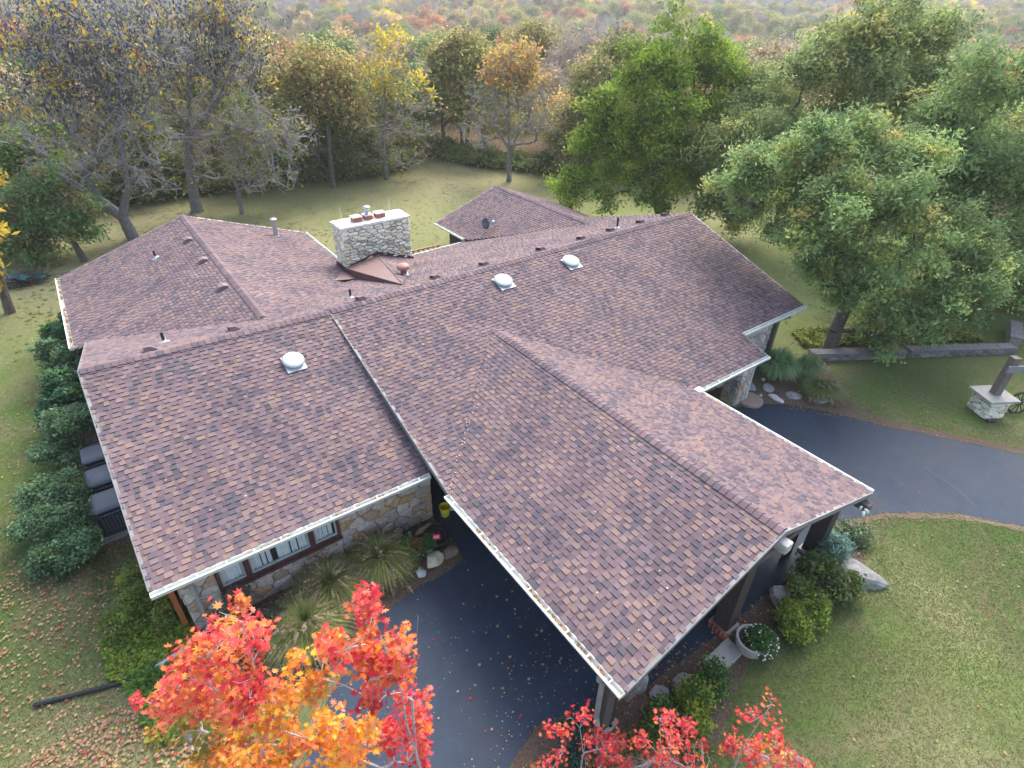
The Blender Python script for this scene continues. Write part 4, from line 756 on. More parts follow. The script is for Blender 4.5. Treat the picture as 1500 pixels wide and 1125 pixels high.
tree('pecan_tree', (19.1, -7, 0), [[(19.1, -7, -.1), (19.15, -6.95, 1.0), (19.4, -6.8, 2.0)], [(19.4, -6.8, 2.0), (18.6, -6, 4.2), (18.2, -5.6, 6.5)], [(19.4, -6.8, 2.0), (20.6, -7.6, 3.0), (22, -8.6, 4.4)], [(19.4, -6.8, 2.0), (19.3, -7, 4), (18.5, -7, 6.5)]], bt('pecan'), 1100, 84, .26, .085, G2, .30,
     'large olive green pecan tree with a forked dark trunk beside the low stone wall', seed=4, droop=.5, el=2.4, sub=10)
tree('pecan_tree', (32, 1, 0), [[(32, 1, 0), (31.5, 1.5, 4), (31.5, 1.6, 9)], [(31.6, 1.4, 3.5), (29, 3, 6), (28.5, 3.4, 8)]], bt('backR1') + [(29.5, 2.6, 6.6, 2.2), (31.5, 1.2, 7.4, 2.2), (27.6, 4.2, 5.6, 1.8)], 1150, 70, .36, .115, [((0.28, 0.354, 0.123), 5), ((0.367, 0.437, 0.164), 4), ((0.193, 0.264, 0.102), 2), ((0.49, 0.461, 0.137), 1.8)], .4,
     'wide pale olive tree rising behind the forked pecan tree', seed=5, droop=.45, el=2.2, sub=9)
tree('pecan_tree', (30.5, -8.5, 0), [[(30.5, -8.5, 0), (29.8, -8, 3.5), (29, -7.3, 8)], [(29.9, -8.1, 3), (31.5, -9.2, 5)]], bt('backR2') + [(26.2, -5.0, 7.0, 1.9), (26.0, -5.4, 4.6, 1.9), (28.2, -7.0, 6.0, 2.0)], 1050, 70, .34, .105, [((0.226, 0.34, 0.117), 5), ((0.299, 0.414, 0.15), 4), ((0.164, 0.248, 0.091), 3), ((0.435, 0.448, 0.13), .9)], .36,
     'blue-green leafy tree at the right edge of the yard beyond the low wall', seed=6, droop=.45, el=2.2, sub=9)
tree('ash_tree', (-7.8, 23.8, 0), [[(-7.8, 23.8, 0), (-8.0, 23.9, 1.5), (-8.6, 24.4, 2.9), (-9, 24.8, 3.4)]], bt('ta') + [(-7.4, 23.6, 2.9, .9), (-9.6, 25.2, 3.2, 1.6)], 260, 70, .3, .13, [((0.144, 0.255, 0.091), 4), ((0.208, 0.345, 0.112), 3), ((0.288, 0.255, 0.098), 2), ((0.352, 0.21, 0.112), .8)], .17,
     'small spreading green tree with a thin leaning trunk behind the left roof corner', seed=7, droop=.25)
tree('hickory_tree', (-11.4, 18.2, 0), [[(-11.4, 18.2, 0), (-11.3, 18.1, 1.4), (-11, 17.9, 3), (-10.4, 17.5, 6)]], [(x - .9, y - .3, z, r * .75) for x, y, z, r in bt('tb')], 90, 34, .3, .16, [((.62, .45, .05), 5), ((.45, .37, .07), 2), ((.20, .23, .06), 2)], .2,
     'slim tree with golden yellow leaves at the left edge of the yard', seed=8, droop=.6, el=2.6)
# bare walnut trees with dark dried pods in their tops
def pods(frac_z, dens, size=.13):
    def f(t, tips, rng):
        zmin = tips[:, 2].max() * frac_z; top = tips[tips[:, 2] > zmin]; n = int(len(top) * dens)
        c = np.repeat(top, max(1, int(dens)), 0); c = c + rng.normal(size=c.shape) * .55; keep = rng.random(len(c)) < np.clip((c[:, 2] - zmin + .6) / 2.2, .08, 1)
        c = c[keep]; m = len(c); V, F, C = quads(c, .10, 2.6, 0, palette(m, [((.055, .07, .11), 5), ((.10, .12, .17), 2), ((.14, .14, .16), .8)], rng), rng=rng, droop=1.6, fold=.5)
        link('dark_pods', mesh_np('dark_pods', V, F, leaf_m, C), t, kind='stuff')
        k = rng.random(len(top)) < .12; y = np.repeat(top[k], 22, 0); y = y + rng.normal(size=y.shape) * .3
        V, F, C = quads(y, .16, 2.0, .2, palette(len(y), [((.68, .50, .07), 4), ((.45, .38, .08), 2), ((.55, .26, .12), 1)], rng), rng=rng, droop=.5)
        link('yellow_leaves', mesh_np('yellow_leaves', V, F, leaf_m, C), t, kind='stuff')
    return f
SP = [((.30, .30, .08), 3), ((.50, .40, .07), 2), ((.20, .24, .08), 2)]
tree('bare_tree', (-4.9, 26.4, 0), [[(-4.9, 26.4, 0), (-5.1, 26.4, 1.4), (-5.9, 27, 2.4), (-6.1, 27.2, 5), (-6.4, 27.5, 9)], [(-5.1, 26.4, 1.4), (-4.2, 26, 3.4), (-3.8, 25.7, 6.5), (-3.9, 25.6, 10)], [(-5.8, 26.9, 2.4), (-7.4, 28.2, 4.0), (-8.4, 29, 6.5)], [(-4.6, 26.2, 2.4), (-2.8, 25, 3.1), (-1.7, 24.2, 3.2)]], bt('tc'), 640, 5, .4, .12, SP, .34,
     'big bare grey tree with twin leaning trunks behind the rear left roof', bark=barkg_m, seed=9, twigs=5, tip=.024, shell=.1, extra=pods(.52, 15), crown='sparse_leaves')
tree('bare_tree', (-.3, 30.1, 0), [[(-.3, 30.1, 0), (-.2, 30, 2), (.3, 29.6, 5), (1.4, 28.8, 9), (2, 28.4, 11)], [(-.2, 30, 2.2), (2.4, 28.2, 3.6), (4.2, 26.9, 4.6), (5.4, 26, 4.9)], [(.3, 29.6, 4.8), (2.6, 27.9, 7.6), (3.9, 27, 10)]], bt('td'), 680, 5, .4, .12, SP, .36,
     'big bare grey tree with an upright trunk, right of the twin-trunked one', bark=barkg_m, seed=10, twigs=5, tip=.024, shell=.1, extra=pods(.57, 13), crown='sparse_leaves')
tree('bare_tree', (2.2, 27.9, 0), [[(2.2, 27.9, 0), (2.3, 27.8, 2.2), (2.9, 27.4, 4.2)]], bt('te'), 240, 6, .3, .12, SP, .13, 'thin young bare tree standing on the back lawn beside the big bare trees', bark=barkg_m, seed=11, twigs=4, crown='sparse_leaves')
def yellowtop(frac, dens, pal):
    def f(t, tips, rng):
        z = tips[:, 2].max() * frac; top = tips[tips[:, 2] > z]; top = top[rng.random(len(top)) < dens]; c = np.repeat(top, 40, 0); c = c + rng.normal(size=c.shape) * .35
        V, F, C = quads(c, .19, 1.7, .2, palette(len(c), pal, rng), rng=rng, droop=.3); link('crown', mesh_np('crown', V, F, leaf_m, C), t, kind='stuff')
    return f
tree('bare_tree', (15.1, 31, 0), [[(15.1, 31, 0), (15.1, 31, 2.5), (15.4, 30.8, 5), (15.6, 30.6, 9)], [(15.1, 31, 2.8), (13, 32.5, 4), (11.8, 33.4, 5.4)], [(15.3, 30.8, 4), (17, 29.6, 6.5)]], bt('tg'), 520, 5, .45, .15, SP, .22, 'grey bare tree with bright yellow leaves in its top behind the back lawn', bark=barkg_m, seed=12, twigs=4, tip=.02, crown='sparse_leaves', extra=yellowtop(.6, .2, [((.75, .60, .05), 5), ((.55, .46, .07), 3), ((.35, .34, .08), 1)]))
tree('bare_tree', (23.6, 24.7, 0), [[(23.6, 24.7, 0), (23.6, 24.7, 2.6)], [(23.6, 24.7, 2.6), (22.6, 25.5, 4.5), (22, 25.9, 6.5)], [(23.6, 24.7, 2.6), (23.6, 24.8, 5), (23.5, 24.9, 8)], [(23.6, 24.7, 2.8), (24.8, 23.8, 5), (25.2, 23.5, 7.5)]], bt('ti'), 460, 4, .4, .13, SP, .2, 'grey multi-stemmed bare tree with russet and yellow top near the woodland path', bark=barkg_m, seed=13, twigs=4, tip=.02, crown='sparse_leaves', extra=yellowtop(.72, .3, [((.60, .34, .16), 4), ((.60, .48, .10), 4), ((.44, .23, .13), 2)]))
tree('bare_tree', (10.3, 30.8, 0), [[(10.3, 30.8, 0), (10.3, 30.8, 2.6), (10.6, 30.6, 6)], [(10.3, 30.8, 2.4), (9, 31.8, 4.6)]], [(10.6, 30.6, 7.2, 2.0), (9.0, 31.8, 6.0, 1.7), (12, 29.6, 6.0, 1.6), (10.2, 31, 8.8, 1.9), (8.6, 32, 8.2, 1.6), (11.8, 29.8, 8.4, 1.5)], 620, 14, .4, .17, [((0.392, 0.392, 0.14), 4), ((0.504, 0.434, 0.14), 3), ((0.56, 0.35, 0.168), 1.5)], .2, 'olive and tan tree with dark stem, left of the yellow-topped tree', bark=bark_m, seed=14, twigs=4)
tree('oak_tree', (25.8, 34.7, 0), [[(25.8, 34.7, 0), (25.8, 34.7, 5), (25.9, 34.5, 8)], [(25.3, 34.9, 0), (25.2, 35, 5)]], [(25.9, 34.6, 7.6, 2.2), (24.6, 35.6, 6.2, 1.8), (27.3, 33.6, 6.2, 2.0), (25.8, 34.8, 9.3, 1.7), (24.2, 36, 8.4, 1.5), (28, 33, 8, 1.5)], 420, 46, .5, .2, [((0.36, 0.33, 0.128), 4), ((0.48, 0.405, 0.15), 3), ((0.24, 0.27, 0.105), 2)], .24, 'dark stemmed brown-olive oak at the woods edge left of the russet-topped tree', seed=15)
tree('oak_tree', (31, 22.5, 0), [[(31, 22.5, 0), (31, 22.5, 5), (31, 22.5, 7)]], [(31, 22.5, 6.0, 2.4), (29, 23.8, 4.0, 2.0), (32.6, 21, 4.4, 2.2), (30.4, 22.6, 8.0, 1.7), (29.6, 23, 2.2, 1.8), (31.9, 21, 2.2, 1.8)], 420, 40, .5, .19, [((0.364, 0.364, 0.14), 4), ((0.504, 0.434, 0.182), 3), ((0.56, 0.364, 0.196), 1.5), ((0.224, 0.28, 0.098), 2)], .2, 'tan and olive tree at the woods edge left of the walnut tree', seed=16)
for i_, (x_, y_, lab_) in enumerate([(-8.5, 33, 'bushy green understory tree left of the twin-trunked bare tree'), (-2.2, 34.2, 'bushy olive understory tree between the two big bare trees'), (5.2, 33.6, 'bushy green understory tree behind the thin young bare tree'), (12.8, 33.2, 'dark green understory bush-tree left of the yellow-topped tree trunk')]):
    tree('understory_tree', (x_, y_, 0), [[(x_, y_, 0), (x_ + .2, y_, 2.5), (x_, y_, 4)]], [(x_, y_, 3.6, 2.0), (x_ + 1.4, y_ + .3, 2.6, 1.6), (x_ - 1.3, y_, 2.4, 1.6), (x_, y_ - .3, 5.3, 1.4)], 260, 46, .4, .14, [[((.13, .24, .06), 4), ((.18, .28, .07), 3), ((.28, .28, .08), 1)], [((.22, .27, .08), 4), ((.30, .30, .09), 2), ((.16, .2, .06), 2)]][i_ % 2], .12, lab_, seed=80 + i_, sub=6)
# foreground maples with individual leaves
ang = [90, 62, 48, 22, 8, -20, -42, -72, -90, -108, -138, -160, 172, 158, 132, 118]
rad = [1.0, .42, .95, .50, .92, .34, .55, .30, .25, .30, .55, .34, .92, .50, .95, .42]
LEAF = np.array([(math.cos(R(a)) * r, math.sin(R(a)) * r, -.12 * abs(math.cos(R(a))) * r) for a, r in zip(ang, rad)]) * .5
def maple_leaves(c, size, col, rng, upb=.6, flat=False):
    n = len(c); nr = rng.normal(size=(n, 3)) * (.6 if not flat else .14); nr[:, 2] = np.abs(nr[:, 2]) + upb; nr /= np.linalg.norm(nr, axis=1)[:, None]
    t = rng.normal(size=(n, 3)); t -= nr * np.sum(t * nr, 1)[:, None]; t /= np.linalg.norm(t, axis=1)[:, None]; s = np.cross(nr, t); sz = size * rng.uniform(.6, 1.2, n)
    L_ = LEAF[None] * sz[:, None, None]; curl = rng.uniform(-1, 2.2, n)[:, None]
    V = c[:, None] + t[:, None] * L_[:, :, :1] + s[:, None] * L_[:, :, 1:2] + nr[:, None] * (L_[:, :, 2:3] * curl[:, :, None])
    k = len(LEAF); return V.reshape(-1, 3), np.arange(n * k).reshape(n, k), np.repeat(col, k, 0)
RED = [((.66, .04, .07), 4), ((.74, .08, .06), 3), ((.82, .20, .14), 2), ((.50, .02, .04), 2.2), ((.85, .30, .06), 1.6), ((.78, .12, .16), 1.5)]
ORG = [((.82, .30, .03), 4), ((.82, .18, .07), 2), ((.88, .50, .04), 3.5), ((.72, .12, .06), 2), ((.40, .30, .05), 1), ((.8, .35, .2), .8)]
GRN = [((.26, .24, .04), 3), ((.16, .20, .035), 2), ((.45, .20, .04), 1.5)]
def maple(base, trunks, groups, label, seed, nleaf=7, size=.13):
    rng = np.random.default_rng(seed); b = np.array(base, float); t = thing('maple_tree', tuple(base), label, 'maple tree')
    tips = []; cols = []
    for blobs, nt, pal in groups:
        bl = [(x - b[0], y - b[1], z - b[2], r) for x, y, z, r in blobs]; tp = crown_tips(bl, int(nt * 1.15), rng, .1, 6); tips.append(tp); cols.append([pal] * len(tp))
    T = np.concatenate(tips); pl = sum(cols, [])
    P, Q, rp, rq = skeleton([[tuple(np.array(p) - b) for p in tr] for tr in trunks], T, rng, .0032, power=.42, rmax=.024, seg=.35, wob=.06)
    V, F = tubes_np(P, Q, rp, rq, 5); link('trunk', mesh_np('trunk', V, F, M('maple_bark', (.50, .46, .45), (.34, .31, .30), 14, .8, .3), None, True), t)
    c = []; col = []
    for p, pal in zip(T, pl):
        k = rng.integers(max(1, nleaf - 4), nleaf + 3); q = p + rng.normal(size=(k, 3)) * .06; c.append(q); cc_ = palette(1, pal, rng, .12); c2 = palette(k, pal, rng, .18); col.append(cc_ * .6 + c2 * .4)
    c = np.concatenate(c); col = np.clip(np.concatenate(col), 0, .9)
    near_ = np.argsort(np.linalg.norm(c + b - np.array(CAMP), axis=1)); vis = near_[:90]; rest = near_[90:]
    V, F, C = maple_leaves(c[rest], size, col[rest], rng); link('foliage', mesh_np('foliage', V, F, leaf_m, C), t, kind='stuff')
    for i in vis:
        V, F, C = maple_leaves(np.zeros((1, 3)), size, col[i:i + 1], rng); link('leaf', mesh_np('leaf', V, F, leaf_m, C), t, tuple(c[i]))
    return t
m1, m2 = bt('M1'), bt('M2')
maple((-8.9, -11.7, 0), [[(-8.9, -11.7, 0), (-8.2, -11.8, 2.4), (-7.1, -11.9, 5.0), (-6.9, -11.95, 7.4)], [(-8.2, -11.8, 2.6), (-8.1, -10.9, 4.6)]],
      [([m1[0], m1[1], m1[2]], 50, RED[:] + [((.82, .34, .05), 6)]), ([m1[3], m1[4], m1[5], m1[6], (-7.75, -11.0, 5.4, .4)], 165, RED[:] + [((.86, .36, .07), 4), ((.86, .28, .16), 3)]), ([m1[7]], 30, RED), ([m1[8], (-7.9, -10.9, 4.4, .45), (-7.4, -11.3, 4.7, .45)], 110, GRN)],
      'crimson and orange young maple in front of the stone wall corner, left of the asphalt', 21)
maple((-5.3, -12.95, 0), [[(-5.3, -12.95, 0), (-5.35, -12.8, 3), (-5.45, -12.65, 5.4), (-5.6, -12.6, 7.3)], [(-5.35, -12.8, 2.8), (-6.4, -12.3, 4.4), (-6.9, -12, 5)], [(-5.4, -12.7, 4.0), (-5.1, -12.5, 5.6), (-4.95, -12.4, 6.5)]],
      [([m2[0], m2[1]], 34, RED), ([m2[2], m2[3], m2[4], m2[6], m2[7]], 165, RED[:] + [((.80, .30, .04), 3)]), ([m2[5], m2[8], m2[13]], 120, ORG), ([m2[9], m2[11], m2[12], (-6.9, -12.0, 4.1, .55), (-6.3, -12.3, 3.9, .5)], 300, ORG), ([m2[10], (-5.2, -12.5, 4.3, .35), (-5.5, -12.5, 3.8, .35)], 100, RED)],
      'tall scarlet and gold maple overhanging the asphalt, second maple from the left', 22)
def low(bl): return [b for b in bl if b[2] > .7]
maple((-2.4, -13.6, 0), [[(-2.4, -13.6, 0), (-2.4, -13.6, 1.4), (-2.5, -13.5, 2.3)]], [(low(bt('M3')) + [(-3.0, -13.5, 1.2, .35), (-1.9, -14, 1.3, .35)], 95, RED)], 'small red maple sapling beside the brown downspout elbow', 23, nleaf=7, size=.11)
maple((-1.3, -14.5, 0), [[(-1.3, -14.5, 0), (-1.3, -14.5, 1.6), (-1.45, -14.4, 2.8)]], [(low(bt('M4')), 120, RED)], 'small red maple sapling below the front corner of the carport roof', 24, nleaf=7, size=.11)
maple((-.1, -15.4, 0), [[(-.1, -15.4, 0), (-.1, -15.4, 1.8), (-.03, -15.45, 3.1)]], [(low(bt('M5')), 110, RED), ([(.35, -15.75, 1.5, .3)], 20, ORG)], 'rightmost red maple sapling, standing on the open lawn', 25, nleaf=7, size=.11)
# ---------------------------------------------------------------- the woods
def proto(seed, n_tip, per, leaf, shape, pal, tip=.02, twigs=0, spread=.55, rmax=.2):
    rng = np.random.default_rng(seed)
    tips = crown_tips(shape, n_tip, rng, .35); P, Q, rp, rq = skeleton([[(0, 0, -1), (0, 0, 3), (.1, .1, 6)]], tips, rng, tip, rmax=rmax, seg=1.6)
    V, F = tubes_np(P, Q, rp, rq, 4)
    if twigs:
        m = len(tips) * twigs; c = np.repeat(tips, twigs, 0); dr = rng.normal(size=(m, 3)); dr[:, 2] += .5; dr /= np.linalg.norm(dr, axis=1)[:, None]
        V2, F2 = tubes_np(c, c + dr * rng.uniform(.4, 1.1, (m, 1)), np.full(m, tip * .8), np.full(m, tip * .3), 3); F2 = F2 + len(V); V = np.concatenate([V, V2]); F = np.concatenate([F, F2])
    tm_ = mesh_np('trunk', V, F, None, np.full((len(V), 3), 1.0)); lv = leaves_of(tips, per, spread, leaf, pal, rng, 1.5, .15, flat=.75) if per else None
    return tm_, (mesh_np('crown', lv[0], lv[1], leaf_m, lv[2]) if lv else None)
def shape(seed, k, r, z0, z1, rb):
    q = random.Random(seed); return [(q.uniform(-r, r), q.uniform(-r, r), q.uniform(z0, z1), rb * q.uniform(.7, 1.2)) for _ in range(k)] + [(0, 0, z1, rb)]
W = [((1, 1, 1), 5), ((1.25, 1.2, 1.0), 2), ((.72, .75, .7), 2.5)]
PR = [proto(50, 330, 34, .21, shape(1, 9, 2.1, 4, 7.8, 1.7), W), proto(51, 330, 34, .21, shape(2, 8, 1.8, 3.2, 8.6, 1.6), W), proto(52, 300, 26, .22, shape(3, 10, 2.6, 4, 7, 1.5), W), proto(53, 420, 5, .2, shape(4, 9, 2.0, 4, 8.4, 1.7), W, twigs=6), proto(54, 400, 0, .2, shape(5, 9, 2.2, 4, 8, 1.8), W, twigs=9),
      proto(55, 260, 36, .2, [(0, 0, 1.2 + k * .9, 1.9 - k * .2) for k in range(8)], W, spread=.35)]
for tm_, _c in PR: pass
bark_grey_w = M('forest_bark', (.23, .21, .20), (.14, .13, .12), 3, .95, 0)
twig_m = M('forest_twig', (.50, .47, .46), (.37, .34, .33), 1, .95, 0)
for k, (tm_, _c) in enumerate(PR): tm_.materials.append(twig_m if k in (3, 4) else bark_grey_w)
KINDS = [('olive', (0.338, 0.338, 0.111), 'olive green leafy tree @'), ('tan', (0.546, 0.429, 0.208), 'straw coloured tree @'), ('rust', (0.598, 0.305, 0.15), 'rusty orange-brown tree @'),
         ('green', (0.202, 0.293, 0.0975), 'dark green broadleaf tree @'), ('yellow', (0.715, 0.585, 0.117), 'yellow leaved tree @'), ('bare', (0.494, 0.39, 0.234), 'nearly bare grey tree @'), ('cedar', (0.104, 0.176, 0.0845), 'dark conical cedar @')]
CDF = np.array([.27, .23, .12, .14, .05, .14, .05]); CDF /= CDF.sum()
rngw = np.random.default_rng(77); cand = []
fd = np.array([.601, .80]); sdv = np.array([.80, -.601])
taken = []
for _ in range(9000):
    d = 38 + 112 * rngw.random() ** .85; s = (rngw.random() - .5) * 2 * (14 + d * 1.02); p = np.array([-6.85, -16.95]) + fd * d + sdv * s
    if inside(np.array([p[0]]), np.array([p[1]]), [(x * 1.0, y * 1.0) for x, y in YARD])[0]: continue
    md = 4.2 + (d - 40) * .02
    if any((p[0] - q[0]) ** 2 + (p[1] - q[1]) ** 2 < md * md for q in taken): continue
    if math.hypot(p[0] - 23.4, p[1] - 46) < 3.2: continue
    if any(math.hypot(p[0] - BL[k][0][0], p[1] - BL[k][0][1]) < 3.0 for k in BL): continue
    taken.append((p[0], p[1], d))
    if len(taken) >= 460: break
taken.sort(key=lambda q: q[2]); protos_used = {}; FARP = []
for j, (x, y, d) in enumerate(taken):
    clump = math.sin(x * .11 + 2) + math.cos(y * .13 + x * .05); k = rngw.choice(len(KINDS), p=CDF)
    if clump > .9 and rngw.random() < .5: k = 5
    if clump < -1.1 and rngw.random() < .4: k = 3
    if d < 56 and k in (5, 2): k = int(rngw.choice([0, 3, 3, 1]))
    if j >= 299: FARP.append((x, y)); continue
    nm, tint, lab = KINDS[k]; pi = {5: int(rngw.choice([3, 4])), 6: 5}.get(k, int(rngw.integers(0, 3)))
    lat = ((x + 6.85) * sdv[0] + (y + 16.95) * sdv[1]) / d; zone_ = 'behind the big bare trees' if lat < -.3 else ('beyond the chimney' if lat < .22 else 'behind the walnut and pecan trees')
    row = 'at the woods edge' if d < 60 else ('in mid woods' if d < 85 else 'deep in the woods')
    lab = lab.replace('@', row + ' ' + zone_)
    edge = d < 62; z = float(gz(x, y)); sc = rngw.uniform(.78, 1.12) * (1.0 if not edge else .92); rz = rngw.random() * 6.28
    t = thing('cedar_tree' if k == 6 else 'forest_tree', (x, y, z), lab, 'tree', nm + ' trees ' + row + ' ' + zone_, rz)
    t.scale = (sc * rngw.uniform(.9, 1.15), sc * rngw.uniform(.9, 1.15), sc * rngw.uniform(.9, 1.15))
    a = link('trunk', PR[pi][0], t)
    if PR[pi][1]:
        b = link('crown', PR[pi][1], t); v = rngw.uniform(.75, 1.25); b.color = (tint[0] * v * rngw.uniform(.9, 1.12), tint[1] * v, tint[2] * v * rngw.uniform(.85, 1.2), 1); protos_used.setdefault(pi, b)
    else: protos_used.setdefault(pi, a)
# far forest: one mass, instances of the very crowns that stand in the nearer woods
n = 15000; rr = 118 + 900 * rngw.random(n) ** .62; th = rngw.uniform(-.98, .98, n); px_ = -6.85 + rr * (fd[0] * np.cos(th) + sdv[0] * np.sin(th)); py_ = -16.95 + rr * (fd[1] * np.cos(th) + sdv[1] * np.sin(th)); rr2 = np.hypot(px_ + 6.85, py_ + 16.95)
okm = (rr2 * np.cos(th) > 146); FP = np.array(FARP); px_ = np.concatenate([px_[okm], FP[:, 0]]); py_ = np.concatenate([py_[okm], FP[:, 1]]); rr2 = np.hypot(px_ + 6.85, py_ + 16.95); pz_ = gz(px_, py_)
m = len(px_); me = bpy.data.meshes.new('woodland'); me.vertices.add(m); me.vertices.foreach_set('co', np.stack([px_, py_, pz_], 1).astype(np.float32).ravel())
zone = np.sin(px_ * .013 + 1) + np.sin(py_ * .017 + px_ * .006) + rngw.normal(size=m) * .5
T_ = np.array([k[1] for k in KINDS]); ki = rngw.choice(len(KINDS), m, p=CDF); ki = np.where((zone > .4) & (rngw.random(m) < .7), 5, ki); ki = np.where((zone < -1.0) & (rngw.random(m) < .35), 0, ki)
tint = T_[ki] * rngw.uniform(.75, 1.25, (m, 1)); tint = np.where((ki == 5)[:, None], np.array([.47, .44, .42]) * rngw.uniform(.8, 1.15, (m, 1)), tint)
a = me.attributes.new('tint', 'FLOAT_COLOR', 'POINT'); t4 = np.ones((m, 4), np.float32); t4[:, :3] = tint; a.data.foreach_set('color', t4.ravel())
a = me.attributes.new('pick', 'INT', 'POINT'); a.data.foreach_set('value', np.where(ki == 5, 3, np.where(ki == 6, 4, rngw.integers(0, 3, m))).astype(np.int32))
a = me.attributes.new('size', 'FLOAT', 'POINT'); a.data.foreach_set('value', (rngw.uniform(.8, 1.25, m) * np.where(rr2 > 300, 1.15, 1)).astype(np.float32))
a = me.attributes.new('turn', 'FLOAT', 'POINT'); a.data.foreach_set('value', (rngw.random(m) * 6.28).astype(np.float32))
me.update(); wo = link('far_woodland', me, kind='stuff'); wo['label'] = 'autumn woodland rolling away to the hills'
ng = bpy.data.node_groups.new('scatter_crowns', 'GeometryNodeTree'); ng.interface.new_socket('Geometry', in_out='INPUT', socket_type='NodeSocketGeometry'); ng.interface.new_socket('Geometry', in_out='OUTPUT', socket_type='NodeSocketGeometry')
gn = ng.nodes; gi = gn.new('NodeGroupInput'); go = gn.new('NodeGroupOutput'); iop = gn.new('GeometryNodeInstanceOnPoints'); jg = gn.new('GeometryNodeJoinGeometry')
order_ = [protos_used.get(0), protos_used.get(1), protos_used.get(2), protos_used.get(4), protos_used.get(5)]
for q in reversed(order_):
    oi = gn.new('GeometryNodeObjectInfo'); oi.inputs['Object'].default_value = q; oi.transform_space = 'ORIGINAL'; oi.inputs['As Instance'].default_value = True; ng.links.new(oi.outputs['Geometry'], jg.inputs[0])
def attr(nm, ty):
    q = gn.new('GeometryNodeInputNamedAttribute'); q.data_type = ty; q.inputs['Name'].default_value = nm; return q.outputs[0]
ng.links.new(gi.outputs[0], iop.inputs['Points']); ng.links.new(jg.outputs[0], iop.inputs['Instance']); iop.inputs['Pick Instance'].default_value = True; ng.links.new(attr('pick', 'INT'), iop.inputs['Instance Index'])
cx = gn.new('ShaderNodeCombineXYZ'); ng.links.new(attr('turn', 'FLOAT'), cx.inputs[2]); ng.links.new(cx.outputs[0], iop.inputs['Rotation'])
sz_ = attr('size', 'FLOAT'); cs = gn.new('ShaderNodeCombineXYZ'); [ng.links.new(sz_, cs.inputs[i]) for i in range(3)]; ng.links.new(cs.outputs[0], iop.inputs['Scale'])
smn = gn.new('GeometryNodeSetMaterial'); smn.inputs['Material'].default_value = leaf_far; ng.links.new(iop.outputs[0], smn.inputs[0]); ng.links.new(smn.outputs[0], go.inputs[0])
md = wo.modifiers.new('scatter', 'NODES'); md.node_group = ng

# ---------------------------------------------------------------- undergrowth, shrubs and beds
rg = np.random.default_rng(5)
def gv(pal, k=1.5): return [(tuple(v * k for v in c), w) for c, w in pal]
def band(pts, w, hgt, dens, size, pal, name, label=None, seed=1, par=None, base_off=0):
    rng = np.random.default_rng(seed); C_ = []; pal = gv(pal, 1.9)
    for a, b in zip(pts[:-1], pts[1:]):
        L_ = math.hypot(b[0] - a[0], b[1] - a[1]); n = int(L_ * dens); t = rng.random(n); q = np.stack([a[0] + (b[0] - a[0]) * t, a[1] + (b[1] - a[1]) * t], 1) + rng.normal(size=(n, 2)) * w * .5
        h = hgt * (.45 + .55 * np.abs(np.sin(q[:, 0] * 1.7 + q[:, 1] * 1.1) * np.cos(q[:, 0] * .6 - q[:, 1]))); C_.append(np.column_stack([q, rng.random(n) ** .6 * h + gz(q[:, 0], q[:, 1])]))
    c = np.concatenate(C_); V, F, C = quads(c, size, 1.5, .5, palette(len(c), pal, rng), rng=rng); return tag(link(name, mesh_np(name, V, F, leaf_m, C), par), label, None, None, 'stuff')
band([(-13, 36.5), (-6, 36.5), (0, 36), (8.5, 35.6), (14.6, 33.6), (18.5, 36)], 2.2, 2.0, 1400, .2, [((.10, .15, .04), 4), ((.16, .17, .06), 2), ((.20, .13, .06), 1)], 'undergrowth', seed=31)
band([(24.6, 43), (23.8, 37), (25.1, 31.6), (29.6, 24.8), (37, 17)], 1.8, 1.5, 1300, .18, [((.12, .17, .05), 4), ((.17, .17, .07), 2), ((.10, .10, .05), 1)], 'undergrowth', seed=32)
band([(18, 37), (19.5, 42), (20.5, 52), (24, 60)], 4, 5, 900, .25, [((.14, .14, .05), 3), ((.2, .16, .07), 2), ((.2, .12, .06), 1)], 'undergrowth', seed=33)
band([(-13, 34), (-24, 29), (-34, 22)], 2.5, 2.2, 900, .2, [((.10, .13, .04), 4), ((.18, .14, .06), 2)], 'undergrowth', seed=34)
def shrub(name, base, blobs, n, leaf, pal, label, cat='shrub', seed=1, el=1.6, droop=0, group=None, stems=14, flowers=None, k=22, sp=.10):
    rng = np.random.default_rng(seed); pal = gv(pal, 1.6); t = thing(name, (base[0], base[1], 0), label, cat, group); bl = [(x - base[0], y - base[1], z, r) for x, y, z, r in blobs]
    tips = crown_tips(bl, n, rng, .3, 7); tips[:, 2] = np.abs(tips[:, 2]) + .03
    P = rng.normal(size=(stems, 3)) * .08; P[:, 2] = 0; Q = tips[rng.choice(len(tips), stems)]; V, F = tubes_np(P, Q, np.full(stems, .018), np.full(stems, .006), 4); link('stems', mesh_np('stems', V, F, bark_m), t, kind='stuff')
    lv = leaves_of(tips, k, sp, leaf, pal, rng, el, droop, clumpvar=.45); link('foliage', mesh_np('foliage', lv[0], lv[1], leaf_m, lv[2]), t, kind='stuff')
    if flowers:
        col, nf, fs = flowers; c = tips[rng.choice(len(tips), nf)]; c = c * 1.06 + rng.normal(size=c.shape) * .05; c[:, 2] = np.maximum(c[:, 2], .08); q = quads(c, fs, 1, 1.5, palette(nf, col, rng, .1), rng=rng); link('blossoms', mesh_np('blossoms', q[0], q[1], leaf_m, q[2]), t, kind='stuff')
    return t
DK = [((.05, .12, .055), 5), ((.07, .155, .065), 3), ((.03, .08, .04), 3), ((.10, .17, .04), .6)]
BLU = [((.085, .15, .075), 5), ((.125, .20, .10), 3), ((.05, .095, .045), 3), ((.09, .14, .05), .6)]
